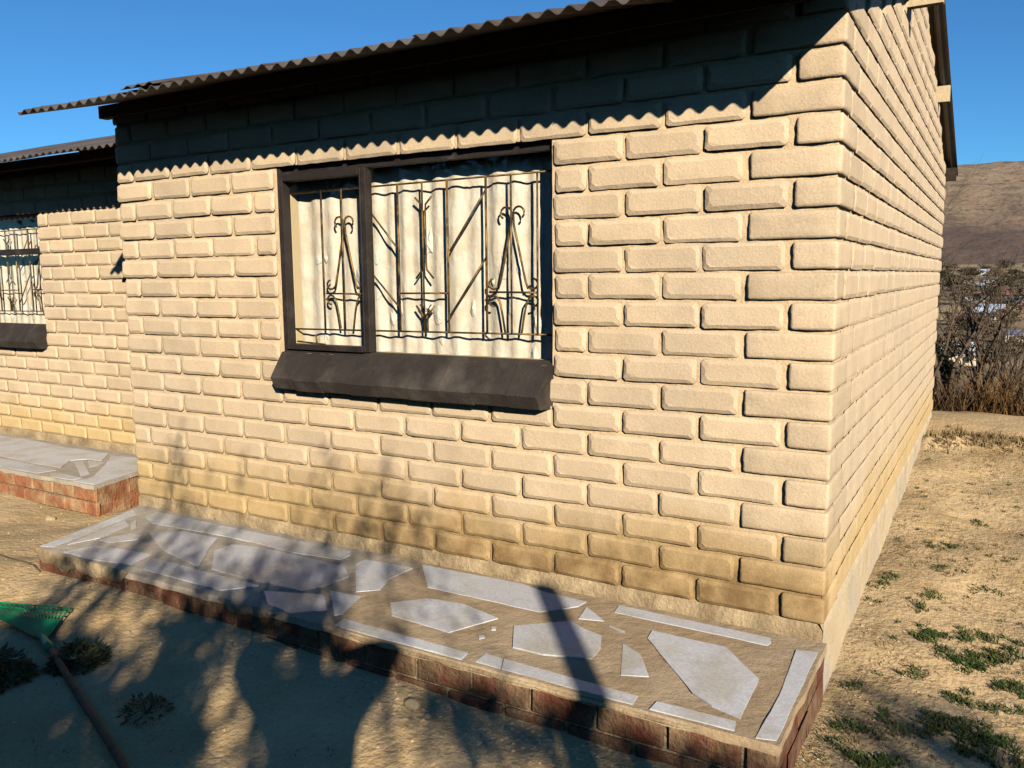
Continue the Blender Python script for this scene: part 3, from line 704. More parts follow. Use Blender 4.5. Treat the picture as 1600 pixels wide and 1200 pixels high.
# ---------------------------------------------------------------- ground clutter
rg = random.Random(21)
def scatter_clods(name, boxes, m):
    mb = MB()
    for (x0, x1, y0, y1, n, s0, s1) in boxes:
        for _ in range(n):
            x, y = rg.uniform(x0, x1), rg.uniform(y0, y1)
            if XL-.0 < x < .03 and -.76 < y < 5.3: continue
            if x < -4.35 and y > .12: continue
            s = s0+(s1-s0)*rg.random()**3; z = ground_z(x, y)
            vs = [(1,0,0), (-.8,.2,0), (0,1,.1), (.1,-.9,0), (0,0,.8), (0,.1,-.8)]
            a = rg.random()*6.3
            q = [(x+s*(v[0]*math.cos(a)-v[1]*math.sin(a))*rg.uniform(.7, 1.2), y+s*(v[0]*math.sin(a)+v[1]*math.cos(a))*rg.uniform(.7, 1.2), z+s*.6*v[2]*rg.uniform(.6, 1.2)) for v in vs]
            mb.add(q, [(0,2,4), (2,1,4), (1,3,4), (3,0,4), (2,0,5), (1,2,5), (3,1,5), (0,3,5)])
    return tag(mb.build(name, m), kind='stuff')
scatter_clods('pebbles', [(-4, .2, -2.1, -.76, 1500, .002, .013), (0.02, 1.0, -.9, 2.5, 2600, .0015, .008), (0.02, 1.2, 2.5, 5.4, 1500, .003, .012), (-.1, .25, -.9, 1, 500, .002, .012), (-6, -3.6, -1, .14, 500, .003, .012), (-2, .1, -.95, -.74, 700, .003, .014)], M['clod'])
def blades(mb, x, y, n, rad, hgt, wid, flat=0.5, zf=None):
    z0 = (zf or ground_z)(x, y)
    for _ in range(n):
        a = rg.random()*6.283; rr_ = rad*rg.random()**.7; bx_, by_ = x+rr_*math.cos(a), y+rr_*math.sin(a)
        dr = rg.random()*6.283; h_ = hgt*rg.uniform(.4, 1.1); l = h_*flat*rg.uniform(.5, 1.8); w = wid*rg.uniform(.6, 1.3)
        px_, py_ = -math.sin(dr)*w/2, math.cos(dr)*w/2
        ex, ey = bx_+math.cos(dr)*l, by_+math.sin(dr)*l
        mx, my = bx_+math.cos(dr)*l*.4, by_+math.sin(dr)*l*.4
        mb.add([(bx_-px_, by_-py_, z0-.004), (bx_+px_, by_+py_, z0-.004), (mx+px_, my+py_, z0+h_*.75), (mx-px_, my-py_, z0+h_*.75), (ex, ey, z0+h_)], [(0,1,2,3), (3,2,4)])
tf = [(0.43, 2.56), (0.22, 1.89), (0.34, 1.95), (0.48, 1.43), (0.28, 1.18), (0.33, 1.56), (0.05, 1.19), (0.1, 1.32), (0.24, 1.03), (0.43, 0.56), (0.32, 0.69), (0.45, 0.82), (0.6, 0.74), (0.25, 0.38), (0.6, 0.43), (0.22, -0.01), (0.08, -0.15), (0.16, -0.13), (0.3, -0.06), (0.41, -0.02), (0.51, -0.02), (0.47, 0.28), (0.16, -0.37), (0.08, 0.19), (0.24, -0.32), (0.6, 0.87), (0.51, 0.26), (.56, -.1), (.38, .03), (.46, .06), (.36, .75), (.41, .6), (.5, .62), (.28, .78)]
big = {9, 10, 11, 12, 19, 20, 22, 24, 27, 28, 29, 31, 32, 14, 21}
gm = MB()
for i, (x, y) in enumerate(tf):
    b_ = i in big
    for _ in range(7 if b_ else 4):
        blades(gm, x+rg.gauss(0, .045 if b_ else .025), y+rg.gauss(0, .04 if b_ else .03), 34 if b_ else 18, .035, .016, .005, 1.0)
for _ in range(150):
    x, y = rg.uniform(.03, 1.4), rg.uniform(-.8, 5.0)
    blades(gm, x, y, 10, .02, .012, .005, 1.0)
tag(gm.build('grass', M['grass']), kind='stuff')
gm = MB()
cl_ = [(rg.uniform(.03, 1.1), rg.uniform(-.85, 4.4), rg.uniform(.03, .09)) for _ in range(170)]
for _ in range(2300):
    cx, cy, cr = rg.choice(cl_); x, y = cx+rg.gauss(0, cr), cy+rg.gauss(0, cr*1.3)
    if x < .02: continue
    blades(gm, x, y, 3, .02, .010, .003, 2.0)
for _ in range(900):
    x, y = rg.uniform(.02, 1.2), rg.uniform(-.8, 4.6)
    blades(gm, x, y, 3, .03, .008, .003, 2.2)
for _ in range(300):
    x = rg.uniform(.05, 1.4); y = 4.25+0.25*math.sin(x*3)+rg.gauss(0, .12); blades(gm, x, y, 5, .03, .05, .006, .4)
for _ in range(260):
    x, y = rg.uniform(-4.5, .1), rg.uniform(-2, -.8); blades(gm, x, y, 2, .03, .006, .003, 3)
tag(gm.build('straw', M['straw']), kind='stuff')
# small weeds in the shaded foreground
def weed(x, y, rad, n, label, size=.05, pale=0):
    m = MB()
    z0 = ground_z(x, y)
    t = tag(empty('weed', (x, y, z0)), label, 'weed', 'weeds in the shaded sand')
    for _ in range(n):
        a = rg.random()*6.283; q = rg.random()**.6; rr_ = rad*q; h_ = rad*.75*(1-q*q)*rg.uniform(.4, 1)+.005
        c = Vector((x+rr_*math.cos(a), y+rr_*math.sin(a), z0+h_)); L_ = size*rg.uniform(.5, 1.3)
        d = Vector((math.cos(a+rg.gauss(0, .8)), math.sin(a+rg.gauss(0, .8)), rg.uniform(-.4, .7))).normalized(); s = d.cross(Vector((rg.gauss(0, .4), rg.gauss(0, .4), 1))).normalized()*L_*.16
        m.add([c, c+d*L_*.5+s, c+d*L_, c+d*L_*.5-s], [(0,1,2,3)])
    m.build('leaves', M['weed'], t)
    st = MB()
    for _ in range(max(5, n//60)):
        a = rg.random()*6.283; st.tube([(x, y, z0), (x+rad*.5*math.cos(a), y+rad*.5*math.sin(a), z0+rad*.35), (x+rad*.9*math.cos(a), y+rad*.9*math.sin(a), z0+rad*.4)], [.003, .002, .001], 5)
    st.build('stem', M['twig'], t)
    if pale:
        pm = MB()
        for _ in range(pale):
            a = rg.random()*6.283; c = Vector((x+rg.uniform(.2, .85)*rad*math.cos(a), y+rg.uniform(.2, .85)*rad*math.sin(a), z0+rad*.5))
            for k in range(6):
                b2 = k*1.05+a; d = Vector((math.cos(b2), math.sin(b2), .35)); s = d.cross(Vector((0, 0, 1))).normalized()*.003
                pm.add([c-s, c+s, c+d*.03+s*.4, c+d*.03-s*.4], [(0,1,2,3)])
        pm.build('dead_leaves', M['paleleaf'], t)
weed(-2.62, -1.44, .14, 1600, 'dark weed clump below the green rake at the picture edge', .032, 4)
weed(-2.47, -1.19, .10, 700, 'spiky weed clump right beside the rake handle', .035, 1)
weed(-1.92, -1.30, .075, 300, 'small low weed alone in the shaded sand right of the rake handle', .022)
weed(-1.60, -1.62, .06, 100, 'tiny weed near the bottom edge, right of the rake handle', .03)
# half buried stones by the ledge
def stone(x, y, s, label, m):
    bm = bmesh.new(); bmesh.ops.create_icosphere(bm, subdivisions=2, radius=s)
    for v in bm.verts: v.co = Vector((v.co.x*1.2, v.co.y, v.co.z*.7))*(1+.25*nz3(v.co.x*25+x*9, v.co.y*25, v.co.z*25))
    me = bpy.data.meshes.new('stone'); bm.to_mesh(me); bm.free(); me.materials.append(M[m]); o = link('stone', me, None, (x, y, ground_z(x, y)+s*.25)); tag(o, label, 'stone', 'stones lying by the ledges')
M['stone'] = mat('pale_stone', (0.42, 0.32, 0.19), 0.9, 0.2, 20, 0.6, 60)
stone(-1.14, -.86, .026, 'pale yellow stone in the sand below the middle of the tiled ledge', 'stone')
stone(-1.06, -.88, .012, 'tiny pale stone just right of the pale yellow stone', 'stone')
stone(-4.62, -.02, .03, 'pale round stone at the foot of the orange brick ledge', 'stone')
stone(-.62, -.86, .012, 'small stone below the ledge beside the post shadow', 'stone')

# thin root lying on the sand, left of the ledge
m = MB(); pts = []
for i in range(9):
    t = i/8; x = -4.3+.85*t; y = -.62-.14*t+.01*math.sin(i*2); pts.append((x, y, ground_z(x, y)+.004))
m.tube(pts, .004, 6); tag(m.build('root', M['bark'], smooth=True), 'thin dark root lying on the sand left of the tiled ledge', 'root')

# rake
AP = Vector((-2.675, -1.195, ground_z(-2.675, -1.195)+.035)); RT = Vector((-2.825, -.995, ground_z(-2.825, -.995)+.02)); LTp = Vector((-3.36, -1.20, ground_z(-3.36, -1.2)+.05))
rake = tag(empty('rake', tuple(AP)), 'green plastic leaf rake with a worn wooden handle lying on the shaded sand', 'rake')
def ribbon(m, a, c, w0, w1, up=Vector((0, 0, 1)), t=.002):
    d = (c-a).normalized(); s = d.cross(up).normalized()
    vs = [a-s*w0/2, a+s*w0/2, c+s*w1/2, c-s*w1/2]
    m.add([v for v in vs]+[v+up*t for v in vs], [(3,2,1,0), (4,5,6,7), (0,1,5,4), (1,2,6,5), (2,3,7,6), (3,0,4,7)])
NT = 24
for i in range(NT):
    t = i/(NT-1); tip = RT.lerp(LTp, t); tip2 = tip+Vector((0, .0, -.028))+(tip-AP).normalized()*.012
    st = AP+(tip-AP)*.12
    m = MB(); bow = Vector((0, 0, .012)); mid = st.lerp(tip, .5)+bow
    ribbon(m, st, mid, .004, .006); ribbon(m, mid, tip, .006, .0055); ribbon(m, tip, tip2, .0055, .003, Vector((.2, .9, .1)).normalized())
    m.build('tine', M['green'], rake)
m = MB(); fr = .56
fan = [AP+(RT.lerp(LTp, i/12)-AP)*fr+Vector((0, 0, .012*fr*1.6)) for i in range(13)]
m.v = [tuple(AP)]+[tuple(p) for p in fan]+[tuple(AP-Vector((0, 0, .003)))]+[tuple(p-Vector((0, 0, .003))) for p in fan]
m.f = [(0, i+1, i+2) for i in range(12)]+[(14, 16+i, 15+i) for i in range(12)]+[(i+1, 15+i, 16+i, i+2) for i in range(12)]
me = m.mesh('head_plate', M['green']); fixn(me); link('head_plate', me, rake)
for fr in (.7, .84, .97):
    m = MB(); m.tube([AP+(RT.lerp(LTp, i/16)-AP)*fr+Vector((0, 0, .008)) for i in range(17)], .0032, 5); m.build('cross_strip', M['green'], rake)
m = MB(); hd = (Vector((-1.70, -1.54, -.2))-AP); hd.z = -.03; hd = hd.normalized()
m.tube([AP-hd*.06, AP+hd*.05, AP+hd*.1], [.010, .018, .016], 10); m.build('socket', M['green'], rake, smooth=True)
m = MB(); m.tube([AP+hd*(.05+.17*i)+Vector((0, 0, .004*math.sin(i*1.7))) for i in range(10)], [.0125]*10, 10); m.build('handle', M['stick'], rake, smooth=True)

# overhead cable behind the wing roof
m = MB(); m.tube([(-11.5+.28*i, 2.4, 3.22-.225*i*.55+.0009*(i-8)**2-.045*i*.12) for i in range(12)], .012, 6)
tag(m.build('overhead_cable', M['wire'], smooth=True), 'thin black cable coming down to the lower roof at the picture edge', 'cable')

# ---------------------------------------------------------------- plants and village at the back
def branch_tree(name, base, h_, label, cat, seed, spread=.35, stems=5, m='twig', levels=4, r0=.02, group=None, leaves=0, leafmat='olive', lean=(0,0), partname='trunk'):
    r = random.Random(seed); tr = tag(empty(name, base), label, cat, group); tips = []
    tk = MB(); tw = MB()
    def grow(p, d, L_, rad, lv, mb):
        pts = [p]; rr_ = [rad]; q = p
        for i in range(4):
            d = (d+Vector((r.gauss(0, .13), r.gauss(0, .13), r.gauss(0, .06)+.03))).normalized(); q = q+d*L_/4; pts.append(q); rr_.append(rad*(1-.14*(i+1)))
        mb.tube(pts, rr_, 5 if lv > 1 else 4, cap=False)
        if lv == 0: tips.append(q); return
        for k in range(r.choice((2, 3))):
            nd = (d+Vector((r.gauss(0, spread), r.gauss(0, spread), r.gauss(.1, .2)))).normalized()
            grow(pts[r.choice((2, 3, 4))], nd, L_*r.uniform(.55, .8), rad*.55, lv-1, tw)
    for s in range(stems):
        d = Vector((lean[0]+r.gauss(0, spread*.6), lean[1]+r.gauss(0, spread*.6), 1)).normalized()
        grow(Vector(base)+Vector((r.gauss(0, .03)*h_, r.gauss(0, .03)*h_, 0)), d, h_*r.uniform(.38, .5), r0*r.uniform(.7, 1.1), levels, tk)
    tk.build(partname, M[m], tr, smooth=True); tw.build('branches', M[m], tr, smooth=True)
    if leaves:
        lf = MB()
        for _ in range(leaves):
            c = r.choice(tips)+Vector((r.gauss(0, 1), r.gauss(0, 1), r.gauss(0, .8)))*h_*.06; s = h_*.018*r.uniform(.6, 1.4)
            a = Vector((r.gauss(0, 1), r.gauss(0, 1), r.gauss(0, 1))).normalized(); b2 = a.orthogonal().normalized()
            lf.add([c-a*s, c+b2*s*.6, c+a*s, c-b2*s*.6], [(0,1,2,3)])
        lf.build('crown', M[leafmat], tr)
    return tr
def gz(x, y): return ground_z(x, y, False)
branch_tree('bare_shrub', (.06, 6.3, gz(.06, 6.3)-.05), 2.1, 'bare many stemmed shrub at the yard edge right of the house corner', 'shrub', 4, .36, 7, levels=4, r0=.038)
branch_tree('bare_shrub', (.62, 6.9, gz(.62, 6.9)-.05), 2.0, 'leaning bare shrub at the right picture edge beyond the yard', 'shrub', 9, .3, 4, levels=3, r0=.032, lean=(.3, 0))
branch_tree('bare_shrub', (-.42, 7.6, gz(-.42, 7.6)-.1), 2.9, 'reddish bare shrub close against the far end of the side wall', 'shrub', 15, .3, 5, levels=4, r0=.028)
def bush(x, y, rx, h_, n, label, m, seed, leafs=.06):
    r = random.Random(seed); z0 = gz(x, y); b_ = tag(empty('bush', (x, y, z0)), label, 'bush', 'bushes beyond the yard'); lf = MB(); st = MB()
    cl = [(r.gauss(0, .5)*rx, r.gauss(0, .5)*rx, r.uniform(.15, .8)*h_, r.uniform(.25, .5)*rx) for _ in range(9)]
    for _ in range(n):
        c0 = r.choice(cl); v = Vector((r.gauss(0, 1), r.gauss(0, 1), r.gauss(0, 1))).normalized()*c0[3]*r.uniform(.5, 1.1)
        c = Vector((x+c0[0], y+c0[1], z0+c0[2]))+v; s = leafs*r.uniform(.5, 1.4)
        a = Vector((r.gauss(0, 1), r.gauss(0, 1), r.gauss(0, 1))).normalized(); b2 = a.orthogonal().normalized()
        lf.add([c-a*s, c+b2*s*.5, c+a*s, c-b2*s*.5], [(0,1,2,3)])
    for c0 in cl: st.tube([(x, y, z0-.1), (x+c0[0]*.5, y+c0[1]*.5, z0+c0[2]*.6), (x+c0[0], y+c0[1], z0+c0[2])], [.02*rx, .014*rx, .006*rx], 5)
    lf.build('foliage', M[m], b_); st.build('stem', M['bark'], b_)
branch_tree('bare_shrub', (.34, 6.6, gz(.34, 6.6)-.05), 1.7, 'short tangled bare shrub between the many stemmed one and the picture edge', 'shrub', 23, .42, 8, levels=4, r0=.022)
bush(-.36, 6.8, .5, .95, 4600, 'dark low bush in the corner between side wall and yard edge', 'darkbush', 1, .035)
bush(.12, 7.3, .55, .85, 3600, 'dark brush behind the bare many stemmed shrub', 'darkbush', 2, .035)
# dry brush mass at the yard's edge
gm = MB()
for _ in range(2600):
    x, y = rg.uniform(-.8, 1.6), rg.uniform(6.0, 8.6)
    if x < -.05 and rg.random() < .5: continue
    blades(gm, x, y, 4, .08, rg.uniform(.12, .62)*(1.15 if x > .2 else .75), .007, 1.0, gz)
tag(gm.build('dry_grass', M['drygrass']), kind='stuff')

M['hw1'] = mat('village_wall_cream', (0.62, 0.52, 0.38), 0.9, 0.1, 1, 0)
M['hw2'] = mat('village_wall_white', (0.52, 0.49, 0.45), 0.9, 0.1, 1, 0)
M['hw3'] = mat('village_wall_brick', (0.35, 0.20, 0.14), 0.9, 0.15, 1, 0)
M['hr1'] = mat('village_roof_zinc', (0.40, 0.46, 0.54), 0.6, 0.08, 1, 0)
M['hr2'] = mat('village_roof_red', (0.26, 0.12, 0.09), 0.8, 0.1, 1, 0)
M['hr3'] = mat('village_roof_blue', (0.16, 0.20, 0.32), 0.8, 0.1, 1, 0)
M['win'] = mat('village_window_dark', (0.03, 0.03, 0.035), 0.3, 0.1, 1, 0)
def village_house(x, y, w, d, hh, rh, wallm, roofm, rot, label):
    z = gz(x, y)-.3; t = empty('village_house', (0, 0, 0)); tag(t, label, 'house', 'village houses in the valley')
    def pt(o):
        return o
    m = MB(); m.box((-w/2, -d/2, 0), (w/2, d/2, hh)); m.add([(-w/2, -d/2, hh), (-w/2, d/2, hh), (-w/2, 0, hh+rh), (w/2, -d/2, hh), (w/2, d/2, hh), (w/2, 0, hh+rh)], [(0,2,1), (3,4,5)])
    w_ = link('wall', m.mesh('wall', M[wallm]), None); w_.parent = t
    m = MB(); e = .35
    for s in (-1, 1):
        a = [(-w/2-e, s*(d/2+e), hh-rh*e/(d/2)), (w/2+e, s*(d/2+e), hh-rh*e/(d/2)), (w/2+e, 0, hh+rh), (-w/2-e, 0, hh+rh)]
        a = [(p_[0], p_[1], p_[2]+.03) for p_ in a]
        m.add(a+[(p_[0], p_[1], p_[2]+.08) for p_ in a], [(0,3,2,1), (4,5,6,7), (0,1,5,4), (1,2,6,5), (2,3,7,6), (3,0,4,7)])
    me = m.mesh('roof', M[roofm]); fixn(me); r_ = link('roof', me, None); r_.parent = t
    for i in range(max(2, int(w/3))):
        q = MB(); cx = -w/2+w*(i+.5)/max(2, int(w/3)); q.box((cx-.55, -d/2-.04, 1.0), (cx+.55, -d/2+.1, 2.1)); o = link('window', q.mesh('window', M['win']), None); o.parent = t
    q = MB(); q.box((w*.12-.45, -d/2-.05, .05), (w*.12+.45, -d/2+.1, .95)) if False else q.box((w/2-.04, -.5, .05), (w/2+.05, .5, 2.0)); o = link('door', q.mesh('door', M['win']), None); o.parent = t
    t.location = (x, y, z); t.rotation_euler = (0, 0, rot); return t
def at_px(u, dist):
    d = RC.T@np.array([(u-800)/1299.2, (440-600)/1299.2, 1]); d = d/np.hypot(d[0], d[1]); return float(CAM[0]+d[0]*dist), float(CAM[1]+d[1]*dist)
VH = [(1493, 178, 7.5, 6, 2.6, 2.0, 'hw1', 'hr1', .25, 'cream house with large pale blue metal roof seen behind the bare shrub'),
 (1536, 330, 7, 6, 2.6, 1.6, 'hw2', 'hr1', .5, 'white house with bright metal roof in the middle of the valley'),
 (1553, 345, 8, 6, 2.7, 1.5, 'hw3', 'hr1', -.3, 'brick house with pale roof just right of the bright metal roof'),
 (1596, 250, 6, 5, 2.8, .8, 'hw2', 'hr3', .1, 'small white house with dark window at the right picture edge'),
 (1523, 420, 8, 6, 2.8, 1.4, 'hw2', 'hr2', .2, 'white house with red roof among trees left of centre in the valley'),
 (1530, 520, 9, 6, 2.8, 1.4, 'hw2', 'hr1', -.4, 'distant white house above the red roofed house'),
 (1560, 480, 8, 6, 2.8, 1.6, 'hw3', 'hr2', .3, 'brick house with red roof right of the distant white house'),
 (1551, 620, 12, 7, 3, 1.8, 'hw2', 'hr3', .1, 'house with blue roof far down the valley'),
 (1574, 420, 7, 6, 2.8, 1.4, 'hw1', 'hr2', -.1, 'cream house with red roof near the right side of the valley'),
 (1590, 380, 8, 6, 2.8, 1.4, 'hw3', 'hr3', .2, 'brick house with dark blue roof right of the cream houses'),
 (1502, 640, 9, 6, 3, 1.5, 'hw2', 'hr2', .3, 'far white house close to the wall end in the upper village'),
 (1535, 800, 9, 6, 3, 1.5, 'hw2', 'hr1', 0, 'farthest small white house below the hill'),
 (1512, 300, 7, 5, 2.6, 1.3, 'hw3', 'hr2', -.3, 'dull brick house half hidden by brush behind the bare shrub'),
 (1476, 760, 9, 6, 3, 1.5, 'hw2', 'hr1', 0, 'far pale house touching the end of the side wall')]
for (u, ds, w, d, hh, rh, a, b_, rot, lab) in VH:
    x, y = at_px(u, ds); village_house(x, y, w, d, hh, rh, a, b_, rot, lab)
# scattered valley trees
tr_ = random.Random(5); proto = {}
def far_tree(x, y, s, col, k):
    r = random.Random(k); key = (k % 4, col)
    if key not in proto:
        f_ = MB()
        for _ in range(420):
            v = Vector((r.gauss(0, 1), r.gauss(0, 1), r.gauss(0, 1))).normalized()*r.uniform(.55, 1.05); c = Vector((v.x*.5+.25*math.sin(k+v.z*3), v.y*.5, .62+v.z*.38)); sz = r.uniform(.03, .075)
            a = Vector((r.gauss(0, 1), r.gauss(0, 1), r.gauss(0, 1))).normalized(); b2 = a.orthogonal().normalized()
            f_.add([c-a*sz, c+b2*sz*.7, c+a*sz, c-b2*sz*.7], [(0,1,2,3)])
        t_ = MB(); t_.tube([(0, 0, -.05), (.02, 0, .3), (0, .02, .6)], [.04, .03, .015], 6)
        for q in range(4): t_.tube([(0, 0, .3), (.25*math.cos(q*1.6), .25*math.sin(q*1.6), .7)], [.02, .008], 5)
        proto[key] = (f_.mesh('crown', M[col]), t_.mesh('trunk', M['bark']))
    t = tag(empty('valley_tree', (0, 0, 0)), None, 'tree', 'trees scattered between the village houses')
    for nm, me in zip(('crown', 'trunk'), proto[key]): o = bpy.data.objects.new(nm, me); C.objects.link(o); o.parent = t
    t.location = (x, y, gz(x, y)-.1); t.scale = (s, s, s*.8); t.rotation_euler = (0, 0, r.random()*6)
    t['label'] = 'dark leafy tree among the village houses in the valley' if col == 'darkbush' else 'olive brown tree among the village houses in the valley'
for k in range(64):
    u = tr_.uniform(1462, 1606); ds = 40+tr_.random()**1.2*900
    if ds < 150: ds = tr_.uniform(190, 420)
    x, y = at_px(u, ds); far_tree(x, y, tr_.uniform(3, 7)*(1+ds/900), tr_.choice(['olive', 'darkbush', 'olive']), k)

# ---------------------------------------------------------------- out of frame: post, trees, photographer (their shadows fall into view), added evergreens
m = MB(); pb = Vector((1.456, -3.51, -.35)); ptp = Vector((2.12, -3.30, 1.915)); m.tube([pb, pb.lerp(ptp, .5), ptp], [.05, .048, .046], 14)
tag(m.build('leaning_post', M['post'], smooth=True), 'leaning round post beside the photographer that throws the long shadow on the tiles', 'post')
UPD_ = Vector((.22, 0, 1)).normalized()
def shade_tree(base, label, pts, seed):
    r = random.Random(seed); t = tag(empty('tree', base), label, 'tree', 'trees behind the photographer'); B = Vector(base); sz = pts; pts = [p[0] for p in sz]
    cen = sum(pts, Vector())/len(pts); tk = MB(); hub = B.lerp(cen, .45)+Vector((0, 0, .2)); hub.x = B.x+(cen.x-B.x)*.2; hub.y = B.y+(cen.y-B.y)*.2
    tk.tube([B, B.lerp(hub, .5)+Vector((.04, .03, 0)), hub], [.09, .075, .06], 10); tk.build('trunk', M['bark'], t, smooth=True)
    br = MB(); cl = r.sample(pts, min(26, len(pts)))
    for c in cl[:9]: br.tube([hub, hub.lerp(c, .4)+Vector((0, 0, .12)), c], [.035, .022, .008], 6, cap=False)
    for c in cl[9:]:
        s = hub.lerp(min(cl[:9], key=lambda q: (q-c).length), .55); br.tube([s, s.lerp(c, .6)+Vector((0, 0, .05)), c], [.014, .009, .004], 5, cap=False)
    br.build('branches', M['bark'], t, smooth=True)
    lf = MB()
    for p, z_ in sz:
        s = z_*r.uniform(.7, 1.3); a = (UPD_*1.6+Vector((r.gauss(0, .6), r.gauss(0, .6), 0))).normalized(); b2 = a.orthogonal().normalized(); th = r.random()*3.14
        b2 = (b2*math.cos(th)+a.cross(b2)*math.sin(th)).normalized()
        lf.add([p-a*s, p+b2*s*.42, p+a*s, p-b2*s*.42], [(0,1,2,3)])
    lf.build('crown', M['leaf'], t)
rt = random.Random(77); allp = []
UPD = Vector((.22, 0, 1)).normalized()
def seg_d(x, y, a, b):
    ax, ay = a; bx, by = b; t = max(0, min(1, ((x-ax)*(bx-ax)+(y-ay)*(by-ay))/((bx-ax)**2+(by-ay)**2)))
    return math.hypot(x-ax-t*(bx-ax), y-ay-t*(by-ay))
def in_lit_gap(x, y):       # leaves dropped so that chosen ground strips stay sunlit
    w = noise.noise(Vector((x*7, y*7, 2)))*.06
    if x < -3.05 and y > -1.2: return rt.random() < .8
    for a, b, hw, pr in (((-2.1, -.72), (-1.2, -.60), .13, .93), ((-2.05, -.84), (-1.36, -1.46), .09, .82), ((-1.48, -.60), (-.98, -1.25), .14, .9), ((-.8, -.8), (-.55, -1.05), .09, .5)):
        if seg_d(x, y, a, b)+w < hw: return rt.random() < pr
    return rt.random() < .12
def cover(n, x0, x1, y0, y1, z, t0, t1, dens=None, wall=False, size=.05, ny=6, step=.055):
    k = 0
    while k < n:
        S = Vector((rt.uniform(x0, x1), 0, rt.uniform(y0, y1))) if wall else Vector((rt.uniform(x0, x1), rt.uniform(y0, y1), z))
        d = noise.noise(Vector((S.x*2.2, S.y*2.2+S.z*3, 5.5)))
        if dens is not None and rt.random() > max(0, min(1, dens+d*(1.4 if size > .034 else .7))): continue
        t = rt.uniform(t0, t1)
        if t0 == 0:
            t = (S.y+rt.uniform(4.6, 6.4))/.657
            if t < 1 or (S.x < -3.1 and S.y > -1.15 and rt.random() < .8): continue
        p = S-SD*t; dd = (UPD+Vector((rt.gauss(0, .16), rt.gauss(0, .16), 0))).normalized()
        for i in range(ny):
            q = p-dd*step*i+Vector((rt.gauss(0, .012), rt.gauss(0, .012), 0))
            if q.z < -.1: continue
            if t0 == 0:
                G = q+SD*((q.z+.2)/-SD.z)
                if in_lit_gap(G.x, G.y): continue
            allp.append((q, size))
        k += ny
cover(12500, -3.25, 1.0, -2.3, -.86, -.2, 0, 0, dens=.6, size=.038, ny=6, step=.045)
cover(4200, -3.0, -2.0, -2.2, -.98, -.2, 0, 0, dens=.85, size=.036, ny=5, step=.04)
cover(1900, -3.05, .05, -.85, -.60, -.2, 0, 0, dens=.9, size=.036, ny=3, step=.04)
cover(5200, -9, .4, -5.0, -1.7, -.2, 0, 0, dens=.9, size=.11, ny=3, step=.1)  # added foliage shading out-of-view ground to lessen reflected light
cover(2900, -3.3, -2.02, -.84, -.05, -.05, 4.9, 6.6, dens=.45, size=.030, ny=9, step=.045)
cover(420, .05, .55, -1.0, .25, -.28, 7.5, 9.5, dens=.4, size=.035)
cover(260, -1.8, -1.2, -.84, -.3, -.05, 5.2, 7.4, dens=.3, size=.024)
cover(620, -3.6, -1.6, .02, .45, 0, 5.4, 7.4, dens=.15, wall=True, size=.026, ny=10, step=.045)
allp = [p for p in allp if (Vector((p[0].x, p[0].y))-Vector((.65, -3.23))).length > .9]
bases = [(-4.6, -6.4), (-3, -6.5), (-1.4, -6.4), (0.2, -6.6), (1.7, -6.1), (3.3, -6.3), (5.0, -6.6), (6.9, -6.5)]
grp = [[] for _ in bases]
for p in allp: grp[min(range(len(bases)), key=lambda i: (p[0].x-bases[i][0])**2)].append(p)
for i, (bx_, by_) in enumerate(bases):
    if len(grp[i]) > 30: shade_tree((bx_, by_, ground_z(bx_, by_, False)-.05), 'small leafy tree', grp[i], i+40)
ORD = ['leftmost small leafy tree of the row behind the photographer', 'second small leafy tree from the left of the row', 'third small leafy tree from the left of the row', 'small leafy tree left of the one straight behind the photographer',
       'small leafy tree straight behind the photographer', 'small leafy tree next right of the one straight behind', 'small leafy tree second from the right of the row', 'rightmost small leafy tree of the row behind the photographer']
for i, o in enumerate(sorted([o for o in C.objects if o.name.split('.')[0] == 'tree' and o.parent is None], key=lambda o: o.location.x)): o['label'] = ORD[i]
# added tall evergreens, unseen, put round the yard to cut skylight
def evergreen(x, y, h_, rad, label, seed):
    r = random.Random(seed); z0 = ground_z(x, y, False)-.05; t = tag(empty('added_evergreen', (x, y, z0)), label, 'tree', 'added evergreens cutting skylight round the yard')
    tk = MB(); tk.tube([(x, y, z0), (x+.05, y, z0+h_*.5), (x, y+.04, z0+h_*.95)], [.16, .11, .03], 10)
    for _ in range(26):
        zz = r.uniform(.15, .9)*h_; a = r.random()*6.28; L_ = rad*(1-(zz/h_)**2*.7)*.8
        tk.tube([(x, y, z0+zz), (x+L_*math.cos(a), y+L_*math.sin(a), z0+zz+.25)], [.035, .01], 5, cap=False)
    tk.build('trunk', M['bark'], t, smooth=True); lf = MB()
    for _ in range(3600):
        zz = r.uniform(.04, 1)**.9; a = r.random()*6.28; q = rad*(1-zz**2.2*.85)*(.35+.65*r.random()**.4)*(1+.2*math.sin(a*5+zz*9))
        p = Vector((x+q*math.cos(a), y+q*math.sin(a), z0+.1+zz*h_)); s_ = r.uniform(.09, .17); aa = Vector((r.gauss(0, 1), r.gauss(0, 1), r.gauss(0, 1))).normalized(); b2 = aa.orthogonal().normalized()
        lf.add([p-aa*s_, p+b2*s_*.55, p+aa*s_, p-b2*s_*.55], [(0,1,2,3)])
    lf.build('crown', M['darkbush'], t)
evergreen(-4.4, -8.3, 6.5, 1.7, 'added tall dark evergreen nearest the row of small trees', 1); evergreen(-7.3, -6.6, 6.0, 1.7, 'added tall dark evergreen in the middle of the left group', 2)
evergreen(-9.8, -4.2, 6.2, 1.8, 'added tall dark evergreen farthest left, toward the house', 3); evergreen(-2.2, -10.4, 7.0, 1.8, 'added tallest dark evergreen, farthest from the house', 4)
